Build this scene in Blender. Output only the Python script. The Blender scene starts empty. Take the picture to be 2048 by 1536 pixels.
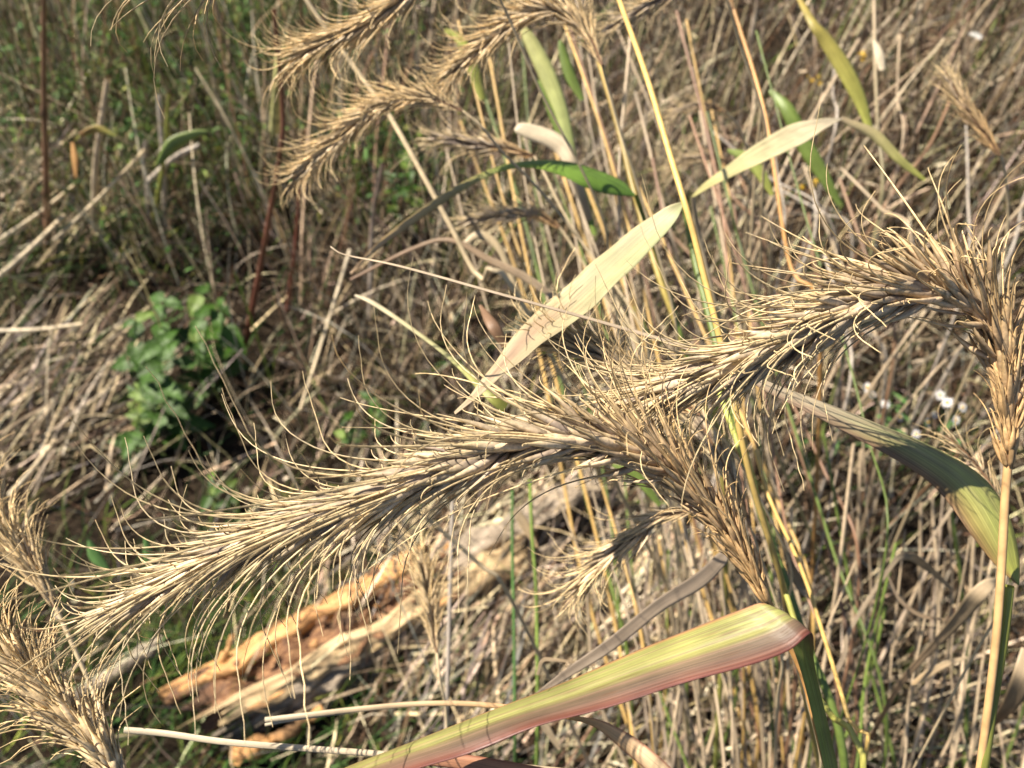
import bpy, math, random
import numpy as np
from mathutils import Vector, Matrix

# ---------------------------------------------------------------- camera, sky, sun, exposure
PITCH = math.radians(55)
CAM = np.array([0.0, 0.0, 1.0])
FPX = 1650.0
FWD = np.array([0, math.cos(PITCH), -math.sin(PITCH)])
RIGHT = np.array([1.0, 0, 0])
UP = np.cross(RIGHT, FWD)
cd = bpy.data.cameras.new('camera')
cam = bpy.data.objects.new('camera', cd)
bpy.context.scene.collection.objects.link(cam)
cam.location = CAM
cam.rotation_euler = (math.pi / 2 - PITCH, 0, 0)
cd.sensor_width = 36
cd.lens = FPX / 2048 * 36
cd.clip_start = 0.01
cd.clip_end = 500
cd.dof.use_dof = True
cd.dof.focus_distance = 0.225
cd.dof.aperture_fstop = 17.5
bpy.context.scene.camera = cam

SUN_EL, SUN_AZ = 53.0, -66.0          # azimuth from +Y, negative towards the left
sd = Vector((math.sin(math.radians(SUN_AZ)) * math.cos(math.radians(SUN_EL)),
             math.cos(math.radians(SUN_AZ)) * math.cos(math.radians(SUN_EL)),
             math.sin(math.radians(SUN_EL))))
w = bpy.data.worlds.new('World')
bpy.context.scene.world = w
w.use_nodes = True
nt = w.node_tree
sky = nt.nodes.new('ShaderNodeTexSky')
sky.sky_type = 'NISHITA'
sky.sun_disc = False
sky.sun_elevation = math.radians(SUN_EL)
sky.sun_rotation = math.radians(SUN_AZ)
bg = nt.nodes['Background']
nt.links.new(sky.outputs[0], bg.inputs[0])
bg.inputs[1].default_value = 0.05
sl = bpy.data.lights.new('sun', 'SUN')
sl.energy = 5.0
sl.angle = math.radians(0.5)
sl.color = (1.0, 0.9, 0.755)
so = bpy.data.objects.new('sun', sl)
bpy.context.scene.collection.objects.link(so)
so.rotation_euler = sd.to_track_quat('Z', 'Y').to_euler()
sc = bpy.context.scene
sc.view_settings.view_transform = 'Standard'
sc.view_settings.look = 'None'
sc.view_settings.exposure = 1.42
sc.view_settings.gamma = 1
sc.view_settings.use_curve_mapping = False
sc.render.engine = 'CYCLES'
sc.cycles.max_bounces = 6
sc.cycles.diffuse_bounces = 2
sc.cycles.glossy_bounces = 2
sc.cycles.transmission_bounces = 3
sc.cycles.use_denoising = True

rng = np.random.default_rng(11)
C = bpy.context.scene.collection


def P(px, py, d):
    """point seen at photo pixel (px,py) at depth d metres"""
    return CAM + d * (FWD + RIGHT * (px - 1024) / FPX - UP * (py - 768) / FPX)


def hgt(x, y):
    x = np.asarray(x, float); y = np.asarray(y, float)
    return (0.014 * np.sin(5.1 * x + 1.3 * np.sin(3.7 * y)) + 0.012 * np.sin(7.3 * y + 2.1 * np.sin(4.3 * x + 1))
            + 0.006 * np.sin(17 * x + 11 * y) + 0.005 * np.sin(23 * y - 13 * x + 2))


def G(px, py, h=0.0):
    """point on the ground seen at photo pixel (px,py)"""
    r = FWD + RIGHT * (px - 1024) / FPX - UP * (py - 768) / FPX
    p = CAM + r * ((h - CAM[2]) / r[2])
    return p


def to_px(p):
    p = np.asarray(p) - CAM
    z = p @ FWD
    return 1024 + FPX * (p @ RIGHT) / z, 768 - FPX * (p @ UP) / z


def spline(pts, n):
    """Catmull-Rom through the rows of pts (any width), n samples evenly by arc length"""
    p = np.asarray(pts, float)
    if len(p) == 2:
        t = np.linspace(0, 1, n)[:, None]
        return p[0] * (1 - t) + p[1] * t
    q = np.vstack([2 * p[0] - p[1], p, 2 * p[-1] - p[-2]])
    out = []
    for i in range(1, len(q) - 2):
        t = np.linspace(0, 1, 16, endpoint=False)[:, None]
        a, b, c, d = q[i - 1], q[i], q[i + 1], q[i + 2]
        out.append(0.5 * (2 * b + (c - a) * t + (2 * a - 5 * b + 4 * c - d) * t ** 2 + (3 * b - a - 3 * c + d) * t ** 3))
    out.append(p[-1][None])
    o = np.vstack(out)
    s = np.concatenate([[0], np.cumsum(np.linalg.norm(np.diff(o[:, :3], axis=0), axis=1))])
    u = np.linspace(0, s[-1], n)
    return np.stack([np.interp(u, s, o[:, k]) for k in range(o.shape[1])], 1)


def unit(v):
    return v / (np.linalg.norm(v, axis=-1, keepdims=True) + 1e-12)


# ---------------------------------------------------------------- materials
def plant_mat(name, rough=0.5, transl=0.25, scale=300, amp=0.5, spec=0.4, bump=0.0, stripes=0, coat=0.0):
    m = bpy.data.materials.new(name)
    m.use_nodes = True
    t = m.node_tree
    n = t.nodes
    b = n['Principled BSDF']
    out = n['Material Output']
    at = n.new('ShaderNodeAttribute'); at.attribute_name = 'Col'
    geo = n.new('ShaderNodeNewGeometry')
    no = n.new('ShaderNodeTexNoise'); no.inputs['Scale'].default_value = scale; no.inputs['Detail'].default_value = 3
    t.links.new(geo.outputs['Position'], no.inputs['Vector'])
    mr = n.new('ShaderNodeMapRange')
    mr.inputs['From Min'].default_value = 0.25; mr.inputs['From Max'].default_value = 0.75
    mr.inputs['To Min'].default_value = 1 - amp; mr.inputs['To Max'].default_value = 1 + amp * 0.7
    t.links.new(no.outputs['Fac'], mr.inputs['Value'])
    mul = n.new('ShaderNodeVectorMath'); mul.operation = 'SCALE'
    t.links.new(at.outputs['Color'], mul.inputs[0]); t.links.new(mr.outputs['Result'], mul.inputs['Scale'])
    colout = mul.outputs[0]
    if stripes:
        uv = n.new('ShaderNodeUVMap'); uv.uv_map = 'UV'
        mp = n.new('ShaderNodeMapping'); mp.inputs['Scale'].default_value = (stripes, 1.3, 1)
        t.links.new(uv.outputs[0], mp.inputs[0])
        ns = n.new('ShaderNodeTexNoise'); ns.inputs['Scale'].default_value = 1.0; ns.inputs['Detail'].default_value = 4
        ns.inputs['Roughness'].default_value = 0.65
        t.links.new(mp.outputs[0], ns.inputs['Vector'])
        m2 = n.new('ShaderNodeMapRange')
        m2.inputs['From Min'].default_value = 0.3; m2.inputs['From Max'].default_value = 0.7
        m2.inputs['To Min'].default_value = 0.55; m2.inputs['To Max'].default_value = 1.3
        t.links.new(ns.outputs['Fac'], m2.inputs['Value'])
        mul2 = n.new('ShaderNodeVectorMath'); mul2.operation = 'SCALE'
        t.links.new(colout, mul2.inputs[0]); t.links.new(m2.outputs['Result'], mul2.inputs['Scale'])
        colout = mul2.outputs[0]
        bp = n.new('ShaderNodeBump'); bp.inputs['Strength'].default_value = 0.45; bp.inputs['Distance'].default_value = 0.0003
        t.links.new(ns.outputs['Fac'], bp.inputs['Height'])
        t.links.new(bp.outputs[0], b.inputs['Normal'])
    elif bump:
        bp = n.new('ShaderNodeBump'); bp.inputs['Strength'].default_value = bump; bp.inputs['Distance'].default_value = 1.0 / scale
        t.links.new(no.outputs['Fac'], bp.inputs['Height']); t.links.new(bp.outputs[0], b.inputs['Normal'])
    t.links.new(colout, b.inputs['Base Color'])
    b.inputs['Roughness'].default_value = rough
    b.inputs['Specular IOR Level'].default_value = spec
    if coat:
        b.inputs['Coat Weight'].default_value = coat
        b.inputs['Coat Roughness'].default_value = 0.25
    if transl:
        tr = n.new('ShaderNodeBsdfTranslucent')
        t.links.new(colout, tr.inputs['Color'])
        mx = n.new('ShaderNodeMixShader'); mx.inputs[0].default_value = transl
        t.links.new(b.outputs[0], mx.inputs[1]); t.links.new(tr.outputs[0], mx.inputs[2])
        t.links.new(mx.outputs[0], out.inputs['Surface'])
    return m


M_AWN = plant_mat('dry_awn', 0.42, 0.28, 900, 0.35, 0.5)
M_STEM = plant_mat('grass_stem', 0.45, 0.12, 260, 0.22, 0.45)
M_LEAF = plant_mat('striped_leaf_blade', 0.4, 0.25, 90, 0.22, 0.4, stripes=46)
M_BLADE = plant_mat('background_blade', 0.5, 0.3, 160, 0.4, 0.4)
M_THATCH = plant_mat('dry_grass', 0.55, 0.05, 70, 0.7, 0.2)
M_GREEN = plant_mat('green_grass', 0.55, 0.2, 60, 0.5, 0.12)
M_HERB = plant_mat('herb_leaf', 0.5, 0.22, 120, 0.3, 0.25, bump=0.3)
M_PETAL = plant_mat('white_petal', 0.6, 0.3, 200, 0.1, 0.2)
M_LITTER = plant_mat('plant_litter', 0.75, 0.03, 110, 0.6, 0.15)


def soil_mat():
    m = bpy.data.materials.new('dark_soil'); m.use_nodes = True
    t = m.node_tree; n = t.nodes; b = n['Principled BSDF']
    geo = n.new('ShaderNodeNewGeometry')
    no = n.new('ShaderNodeTexNoise'); no.inputs['Scale'].default_value = 45; no.inputs['Detail'].default_value = 8
    no.inputs['Roughness'].default_value = 0.7
    t.links.new(geo.outputs['Position'], no.inputs['Vector'])
    cr = n.new('ShaderNodeValToRGB')
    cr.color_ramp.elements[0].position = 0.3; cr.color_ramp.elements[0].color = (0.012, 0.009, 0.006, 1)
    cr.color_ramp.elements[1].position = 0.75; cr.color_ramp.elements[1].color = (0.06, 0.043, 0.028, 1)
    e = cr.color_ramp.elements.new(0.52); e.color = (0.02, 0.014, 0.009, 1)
    t.links.new(no.outputs['Fac'], cr.inputs[0]); t.links.new(cr.outputs[0], b.inputs['Base Color'])
    bp = n.new('ShaderNodeBump'); bp.inputs['Strength'].default_value = 0.8; bp.inputs['Distance'].default_value = 0.01
    t.links.new(no.outputs['Fac'], bp.inputs['Height']); t.links.new(bp.outputs[0], b.inputs['Normal'])
    b.inputs['Roughness'].default_value = 0.95; b.inputs['Specular IOR Level'].default_value = 0.1
    return m


def wood_mat(name, cols, scale, stretch):
    m = bpy.data.materials.new(name); m.use_nodes = True
    t = m.node_tree; n = t.nodes; b = n['Principled BSDF']
    uv = n.new('ShaderNodeUVMap'); uv.uv_map = 'UV'
    mp = n.new('ShaderNodeMapping'); mp.inputs['Scale'].default_value = (stretch, 1, 1)
    t.links.new(uv.outputs[0], mp.inputs[0])
    no = n.new('ShaderNodeTexNoise'); no.inputs['Scale'].default_value = scale; no.inputs['Detail'].default_value = 7
    no.inputs['Roughness'].default_value = 0.65; no.inputs['Distortion'].default_value = 0.15
    t.links.new(mp.outputs[0], no.inputs['Vector'])
    cr = n.new('ShaderNodeValToRGB')
    el = cr.color_ramp.elements
    el[0].position = 0.28; el[0].color = (*cols[0], 1)
    el[1].position = 0.72; el[1].color = (*cols[-1], 1)
    for i, c in enumerate(cols[1:-1]):
        e = el.new(0.28 + 0.44 * (i + 1) / (len(cols) - 1)); e.color = (*c, 1)
    t.links.new(no.outputs['Fac'], cr.inputs[0])
    geo = n.new('ShaderNodeNewGeometry')
    n2 = n.new('ShaderNodeTexNoise'); n2.inputs['Scale'].default_value = 26; n2.inputs['Detail'].default_value = 4
    t.links.new(geo.outputs['Position'], n2.inputs['Vector'])
    mr = n.new('ShaderNodeMapRange'); mr.inputs['From Min'].default_value = 0.36; mr.inputs['From Max'].default_value = 0.5
    mr.inputs['To Min'].default_value = 0.3; mr.inputs['To Max'].default_value = 1.0
    t.links.new(n2.outputs['Fac'], mr.inputs['Value'])
    mul = n.new('ShaderNodeVectorMath'); mul.operation = 'SCALE'
    t.links.new(cr.outputs[0], mul.inputs[0]); t.links.new(mr.outputs['Result'], mul.inputs['Scale'])
    t.links.new(mul.outputs[0], b.inputs['Base Color'])
    bp = n.new('ShaderNodeBump'); bp.inputs['Strength'].default_value = 0.6; bp.inputs['Distance'].default_value = 0.003
    t.links.new(no.outputs['Fac'], bp.inputs['Height']); t.links.new(bp.outputs[0], b.inputs['Normal'])
    b.inputs['Roughness'].default_value = 0.8
    return m


M_SOIL = soil_mat()
M_WOOD = wood_mat('split_wood', [(0.13, 0.055, 0.02), (0.48, 0.25, 0.09), (0.62, 0.38, 0.17)], 3.0, 5)
M_WOODP = wood_mat('pale_wood', [(0.3, 0.19, 0.1), (0.5, 0.36, 0.19), (0.6, 0.46, 0.28)], 3.0, 5)
M_ROT = wood_mat('rotten_wood', [(0.012, 0.007, 0.004), (0.13, 0.055, 0.022), (0.5, 0.3, 0.14)], 9.0, 2)
M_BARK = wood_mat('grey_bark', [(0.05, 0.038, 0.028), (0.22, 0.175, 0.125), (0.46, 0.38, 0.29)], 5.0, 3)


# ---------------------------------------------------------------- mesh helpers
def np_mesh(name, verts, faces, cols=None, uvs=None, smooth=True):
    """verts Nx3, faces Mx4 (quads), cols Nx3 per vertex, uvs Nx2 per vertex"""
    verts = np.asarray(verts, np.float32); faces = np.asarray(faces, np.int32)
    me = bpy.data.meshes.new(name)
    me.vertices.add(len(verts)); me.vertices.foreach_set('co', verts.ravel())
    me.loops.add(faces.size); me.loops.foreach_set('vertex_index', faces.ravel())
    me.polygons.add(len(faces))
    me.polygons.foreach_set('loop_start', np.arange(0, faces.size, faces.shape[1], dtype=np.int32))
    me.polygons.foreach_set('loop_total', np.full(len(faces), faces.shape[1], np.int32))
    if smooth:
        me.polygons.foreach_set('use_smooth', np.ones(len(faces), bool))
    if cols is not None:
        a = me.color_attributes.new('Col', 'FLOAT_COLOR', 'POINT')
        a.data.foreach_set('color', np.hstack([cols, np.ones((len(cols), 1))]).astype(np.float32).ravel())
    if uvs is not None:
        u = me.uv_layers.new(name='UV')
        u.data.foreach_set('uv', np.asarray(uvs, np.float32)[faces.ravel()].ravel())
    me.update(calc_edges=True)
    return me


def link(name, me, mat, parent=None, base=None):
    o = bpy.data.objects.new(name, me)
    me.materials.append(mat)
    C.objects.link(o)
    if parent is not None:
        o.parent = parent
    return o


def tag(o, label=None, cat=None, group=None, kind=None):
    if label: o['label'] = label
    if cat: o['category'] = cat
    if group: o['group'] = group
    if kind: o['kind'] = kind
    return o


def empty(name, loc, label, cat, group=None):
    o = bpy.data.objects.new(name, None)
    o.empty_display_size = 0.01
    C.objects.link(o)
    o.location = loc
    tag(o, label, cat, group)
    o['_b'] = 0
    del o['_b']
    return o


def origin(root):
    r = root
    off = np.zeros(3)
    while r is not None:
        off += np.array(r.location)
        r = r.parent
    return off


def frames(path, ref=None):
    T = unit(np.gradient(path, axis=0))
    if ref is None:
        ref = np.array([0.3, 0.5, 0.81])
    N = np.zeros_like(path)
    n = ref - T[0] * (ref @ T[0])
    n = unit(n)
    for i in range(len(path)):
        n = n - T[i] * (n @ T[i])
        n = unit(n)
        N[i] = n
    B = np.cross(T, N)
    return T, N, B


class MB:
    """collects tubes and sheets into one mesh"""
    def __init__(self):
        self.v = []; self.f = []; self.c = []; self.u = []; self.n = 0

    def add(self, v, f, c, u=None):
        self.v.append(v); self.f.append(np.asarray(f) + self.n)
        c = np.asarray(c, float)
        if c.ndim == 1: c = np.tile(c, (len(v), 1))
        self.c.append(c)
        self.u.append(np.zeros((len(v), 2)) if u is None else u)
        self.n += len(v)

    def tube(self, path, rad, col, sides=6, flat=1.0, ref=None, cap=True, streak=0.0):
        path = np.asarray(path, float); n = len(path)
        rad = np.broadcast_to(np.asarray(rad, float), (n,))
        T, N, B = frames(path, ref)
        a = np.linspace(0, 2 * math.pi, sides, endpoint=False)
        v = (path[:, None] + rad[:, None, None] * (np.cos(a)[None, :, None] * B[:, None] + flat * np.sin(a)[None, :, None] * N[:, None])).reshape(-1, 3)
        i = np.arange(n - 1)[:, None] * sides; j = np.arange(sides)[None]; k = (j + 1) % sides
        f = np.stack([i + j, i + k, i + sides + k, i + sides + j], -1).reshape(-1, 4)
        c = np.asarray(col, float)
        if c.ndim == 2: c = np.repeat(c, sides, 0)
        if streak: c = c * np.tile(1 + streak * rng.normal(size=sides).clip(-2, 2), n)[:, None]
        s = np.concatenate([[0], np.cumsum(np.linalg.norm(np.diff(path, axis=0), axis=1))])
        u = np.stack([np.tile(np.abs(a / math.pi - 1), n), np.repeat(s * 20, sides)], 1)
        self.add(v, f, c, u)

    def build(self, name, mat, parent=None):
        off = origin(parent) if parent is not None else 0
        V = np.vstack(self.v)
        if parent is None:
            base = V[V[:, 2].argmin()].copy()
            me = np_mesh(name, V - base, np.vstack(self.f), np.vstack(self.c), np.vstack(self.u))
            o = link(name, me, mat)
            o.location = base
            return o
        return link(name, np_mesh(name, V - off, np.vstack(self.f), np.vstack(self.c), np.vstack(self.u)), mat, parent)


def noise1(n, k, seed=None):
    """smooth noise of length n with about k features, roughly -1..1"""
    r = rng.normal(size=k + 3)
    return np.interp(np.linspace(0, k, n), np.arange(k + 3), r)


def leaf_sheet(A, B, colf, name, mat, parent, nl=90, nw=12, camber=0.12, thick=0.00018, ripple=0.0):
    """blade between two edge curves, given as (px,py,depth) or world points; colf(s,t)->rgb"""
    A = np.asarray(A, float); B = np.asarray(B, float)
    J = spline(np.hstack([(A + B) / 2, A, B]), nl)
    A, B = J[:, 3:6], J[:, 6:9]
    t = np.linspace(0, 1, nl); s = np.linspace(0, 1, nw)
    T = unit(np.gradient((A + B) / 2, axis=0)); W = B - A
    nrm = unit(np.cross(T, unit(W)))
    wd = np.linalg.norm(W, axis=1)
    rip = ripple * np.sin(t * 37 + 1.7) * 0.5
    mid = A[:, None] * (1 - s)[None, :, None] + B[:, None] * s[None, :, None]
    arch = (4 * s * (1 - s))[None] * camber * wd[:, None] + (np.abs(s - .5) * 2)[None] ** 2 * (rip * wd)[:, None]
    crease = -np.exp(-((s - 0.5) / 0.06) ** 2)[None] * 0.02 * wd[:, None]
    veins = 0.0
    top = mid + nrm[:, None] * (arch + crease + veins)[..., None]
    bot = top - nrm[:, None] * thick
    c = colf(s[None].repeat(nl, 0), t[:, None].repeat(nw, 1))
    v = np.vstack([top.reshape(-1, 3), bot.reshape(-1, 3)])
    i = np.arange(nl - 1)[:, None] * nw; j = np.arange(nw - 1)[None]
    f1 = np.stack([i + j, i + j + 1, i + nw + j + 1, i + nw + j], -1).reshape(-1, 4)
    o = nl * nw
    f2 = f1[:, ::-1] + o
    i = np.arange(nl - 1) * nw
    e1 = np.stack([i, i + nw, i + nw + o, i + o], -1)
    i = i + nw - 1
    e2 = np.stack([i + nw, i, i + o, i + nw + o], -1)
    ln = np.concatenate([[0], np.cumsum(np.linalg.norm(np.diff((A + B) / 2, axis=0), axis=1))])
    u = np.stack([s[None].repeat(nl, 0), (ln[:, None] * 20).repeat(nw, 1)], -1).reshape(-1, 2)
    mb = MB()
    mb.add(v, np.vstack([f1, f2, e1, e2]), np.vstack([c.reshape(-1, 3)] * 2), np.vstack([u, u]))
    return mb.build(name, mat, parent)


def ribbon_edges(pts, tilt=0.3):
    """pts rows (px,py,depth,width_px) -> two world edges; tilt turns the blade about its length"""
    q = np.array(pts, float)
    n = 24
    # smooth in pixel space
    ctr = np.array([P(a, b, d) for a, b, d, _ in q])
    q2 = spline(np.hstack([ctr, q[:, 3:4] * q[:, 2:3] / FPX]), n)
    c = q2[:, :3]; wd = q2[:, 3]
    T = unit(np.gradient(c, axis=0))
    V = unit(c - CAM)
    S = unit(np.cross(T, V))
    tl = np.broadcast_to(np.asarray(tilt, float), (n,)) if np.ndim(tilt) == 0 else np.interp(np.linspace(0, 1, n), np.linspace(0, 1, len(tilt)), tilt)
    Wv = S * np.cos(tl)[:, None] + np.cross(T, S) * np.sin(tl)[:, None]
    # the visible width stays as given
    h = wd / 2 / np.maximum(np.cos(tl), 0.35)
    return c - Wv * h[:, None], c + Wv * h[:, None]


def ramp(x, stops):
    xs = [a for a, _ in stops]; cs = np.array([b for _, b in stops])
    return np.stack([np.interp(x, xs, cs[:, k]) for k in range(3)], -1)


STRAW = np.array([0.56, 0.445, 0.275]); GOLD = np.array([0.56, 0.36, 0.12]); GREY = np.array([0.30, 0.26, 0.215])
TAN = np.array([0.40, 0.31, 0.205]); GREEN = np.array([0.15, 0.21, 0.045]); YGREEN = np.array([0.34, 0.36, 0.08])
DGREEN = np.array([0.055, 0.11, 0.03]); BROWN = np.array([0.16, 0.095, 0.055]); ORANGE = np.array([0.5, 0.27, 0.09])
PALE = np.array([0.62, 0.53, 0.38]); MAUVE = np.array([0.235, 0.175, 0.15]); RED = np.array([0.28, 0.09, 0.06])


# ---------------------------------------------------------------- wild rye seed heads
def make_head(plant, path, nodes=34, per=3, body=0.0115, awn=0.032, scale=1.0, nfl=3, sides=5, awn_seg=10,
              bend=(0.9, 0.5), spread=0.42, base_gold=0.35, tone=0.0, brad=0.00095, arad=0.00031, tipfrac=0.25, grav=2.5, row_ref=None, taper=False, curl=0.10, awned=0.6, part='seed_head'):
    """path: world points from base to tip"""
    pth = spline(path, 80)
    mb = MB()
    mb.tube(pth, np.linspace(0.0009, 0.0004, 80) * scale, BROWN * 1.3, 6)
    head = mb.build(part, M_STEM, plant)
    T, N, B = frames(pth)
    for i in range(80):                                   # rows lie left and right of the line of sight
        v = unit(pth[i] - CAM) if row_ref is None else row_ref
        b = unit(np.cross(T[i], v)); B[i] = b; N[i] = unit(np.cross(b, T[i]))
    for k in range(nodes):
        u = (k + 0.2 + rng.uniform(-0.15, 0.15)) / nodes * 0.985
        i = min(78, int(u * 79))
        p0 = pth[i] + (pth[i + 1] - pth[i]) * (u * 79 - i)
        grow = min(1.0, 0.62 + u * 3.0) * (1.0 if u < 1 - tipfrac else 1 - 0.5 * (u - 1 + tipfrac) / tipfrac)
        for side in (-1, 1):
            m = per // 2 + (1 if (per % 2 and (k + (side > 0)) % 2) else 0)
            for q in range(max(1, m)):
                phi = (0 if side > 0 else math.pi) + (rng.uniform(-1.15, 1.15) if m < 2 else (q - (m - 1) / 2) * 1.25 + rng.uniform(-.3, .3))
                R = B[i] * math.cos(phi) + N[i] * math.sin(phi)
                sp = MB()
                gold = np.clip(1 - u / base_gold, 0, 1) if base_gold > 0 else 0
                V0 = p0 + R * 0.0006 * scale
                allv = []; 
                for fl in range(nfl):
                    ph2 = phi + rng.uniform(-0.55, 0.55)
                    R2 = unit(B[i] * math.cos(ph2) + N[i] * math.sin(ph2))
                    a = spread * (0.35 + 1.0 * rng.random()) * (1.0 - 0.25 * gold) * (1 - .45 * max(0, (u - .6) / .4))
                    i2 = min(79, i + 7)
                    a *= 1 + 1.6 * max(0.0, float((T[i2] - T[i]) @ R2))
                    d = unit(T[i] * math.cos(a) + R2 * math.sin(a))
                    bl = body * scale * grow * rng.uniform(0.75, 1.25)
                    lk = rng.random()
                    al = awn * scale * (rng.uniform(0.06, 0.14) if lk > awned * (1 - .6 * max(0, (u - .78) / .22)) else rng.uniform(0.5, 0.95) if lk < awned * .7 else rng.uniform(0.95, 1.35)) * (0.6 + 0.4 * grow) * (1 - 0.3 * gold) * (1 if not taper else min(1, .42 + u * (1.6 if nodes > 40 else 1.1)) * (1 - .62 * max(0, (u - .66) / .34)))
                    # body
                    nb = 5
                    pts = [V0 + R2 * 0.0003 * scale + T[i] * bl * 0.38 * fl]
                    for s_ in range(nb):
                        d = unit(d + T[i] * curl + rng.normal(size=3) * 0.02)
                        pts.append(pts[-1] + d * bl / nb)
                    # awn: recurves outward, with a few kinks
                    ben = max(-0.3, rng.normal(*bend)) * (1 - 0.6 * gold)
                    if rng.random() < 0.10: ben *= 1.8
                    side_v = np.cross(T[i], R2)
                    sk = rng.normal() * 0.35
                    kink = rng.normal(size=3) * 0.12
                    for s_ in range(awn_seg):
                        if rng.random() < 0.16: kink = rng.normal(size=3) * 0.4
                        fr = s_ / awn_seg
                        Rl = unit(R2 - d * (R2 @ d) * 0.9)
                        d = unit(d + (Rl * ben * 1.3 * (0.25 + 1.3 * fr) + side_v * sk + kink * 0.5) / awn_seg + np.array([0, 0, -grav * 0.05]) / awn_seg)
                        pts.append(pts[-1] + d * al / awn_seg)
                    pts = np.array(pts)
                    br = brad * scale * rng.uniform(0.55, 1.3) * (1 - 0.35 * gold) * (0.65 + 0.35 * grow); ar = arad * scale * rng.uniform(0.8, 1.2)
                    rad = np.concatenate([[0.25 * br, 0.85 * br, 1.0 * br, 0.9 * br, 0.6 * br], np.linspace(max(ar * 1.25, 0.24 * br), ar * 0.45, awn_seg + 1)])
                    m1 = rng.random()
                    m1 = m1 ** 0.85; bc = np.array([.24, .19, .175]) * (0.7 + 0.7 * rng.random()) * (1 - m1) + np.array([.66, .54, .39]) * m1 * (0.8 + 0.35 * rng.random())
                    bc = bc * (1 - gold) + (ORANGE * 0.75 + STRAW * 0.4) * gold * rng.uniform(0.75, 1.15)
                    ac = np.array([0.71, 0.56, 0.32])
                    ac = ac * rng.uniform(0.7, 1.12)
                    ac = ac * (1 - gold * 0.6) + np.array([.62, .37, .14]) * gold * 0.6
                    if tone: 
                        bc = bc * (1 - tone) + np.array([.72, .56, .35]) * rng.uniform(.6, 1.15) * tone; ac = ac * (1 - tone) + np.array([.80, .61, .33]) * tone
                    wts = np.concatenate([[0, 0, .1, .25, .6], np.ones(awn_seg + 1)])[:, None]
                    cc = bc * (1 - wts) + ac * wts
                    cc *= (1 + 0.16 * rng.normal(size=(len(cc), 1))).clip(0.6, 1.3)
                    sp.tube(pts, rad, cc, sides, 0.72, ref=R2, streak=0.22)
                # weld all florets to the spikelet's foot so that it is one piece
                V = np.vstack(sp.v)
                n_each = len(sp.v[0]); f = np.vstack(sp.f)
                caps = []
                V = np.vstack([V, V0[None]]); foot = len(V) - 1
                for q_ in range(nfl):
                    o0 = sum(len(x) for x in sp.v[:q_])
                    for j in range(sides):
                        caps.append([foot, o0 + (j + 1) % sides, o0 + j, o0 + j])
                caps = np.array(caps)
                verts = V - origin(head)
                me = bpy.data.meshes.new('spikelet')
                fl_ = [tuple(x) for x in f.tolist()] + [tuple(x[:3]) for x in caps.tolist()]
                me.from_pydata(verts.tolist(), [], fl_)
                a_ = me.color_attributes.new('Col', 'FLOAT_COLOR', 'POINT')
                cs = np.vstack(sp.c + [sp.c[0][:1]])
                a_.data.foreach_set('color', np.hstack([cs, np.ones((len(cs), 1))]).astype(np.float32).ravel())
                me.polygons.foreach_set('use_smooth', np.ones(len(me.polygons), bool))
                link('spikelet', me, M_AWN, head)
    return head


def swapd(A, B):
    return [(a[0], a[1], b[2]) for a, b in zip(A, B)], [(b[0], b[1], a[2]) for a, b in zip(A, B)]


def ground_foot(p0, p1):
    """where a stem that shows at p0 (coming down from p1) meets the ground"""
    z = p0[2] - float(hgt(p0[0], p0[1]))
    d = unit(p0 - p1)
    xy = p0[:2] + d[:2] * z * 0.45
    return np.array([xy[0], xy[1], float(hgt(*xy)) - 0.003])


def px_path(pts):
    return [P(*p) for p in pts]


def stem_part(plant, pts, w0, w1, c0, c1, name='stem', base=None, nodes=(), sides=8, n=60, mat=None):
    """pts (px,py,d) from the foot upward"""
    pp = px_path(pts) if len(pts[0]) == 3 and base is None else [base] + px_path(pts)
    if base is not None:
        q = pp[1]; pp = [pp[0]] + [pp[0] * (1 - k) + q * k for k in (.3, .6, .8, .93)] + pp[1:]; n = 170
    path = spline(pp, n)
    t = np.linspace(0, 1, n)
    rad = w0 + (w1 - w0) * t
    col = np.array(c0)[None] * (1 - t)[:, None] + np.array(c1)[None] * t[:, None]
    col = col * (1 + 0.12 * noise1(n, 12))[:, None].clip(0.6, 1.4)
    for nd in nodes:
        g = np.exp(-((t - nd) / 0.006) ** 2)
        rad = rad * (1 + 0.45 * g); col = col * (1 - 0.55 * g[:, None]) + BROWN * 0.5 * g[:, None]
    mb = MB(); mb.tube(path, rad, col, sides)
    return mb.build(name, mat or M_STEM, plant)


GRP = 'bearded wild rye plants with nodding heads'
def rye(label, foot, group=GRP, name='wild_rye_plant', cat='wild rye'):
    return empty(name, foot, label, cat, group)


def foot_at(x, y):
    return np.array([x, y, float(hgt(x, y))])


# ================================================================ ground
gx = np.concatenate([[-60, -20, -8, -4], np.linspace(-2.4, 2.4, 150), [4, 8, 20, 60]])
gy = np.concatenate([[-60, -20, -8, -3], np.linspace(-1.0, 3.8, 150), [6, 10, 25, 90]])
X, Y = np.meshgrid(gx, gy)
Z = hgt(X, Y) * np.exp(-np.maximum(0, np.hypot(X, Y - 1) - 3) / 3) - 0.004
nx, ny = len(gx), len(gy)
i = (np.arange(ny - 1)[:, None] * nx + np.arange(nx - 1)[None]).ravel()
gm = np_mesh('ground', np.stack([X, Y, Z], -1).reshape(-1, 3), np.stack([i, i + 1, i + nx + 1, i + nx], -1), np.tile([0.05, 0.04, 0.03], (nx * ny, 1)))
ground = link('ground', gm, M_SOIL)
ground['kind'] = 'structure'


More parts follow.
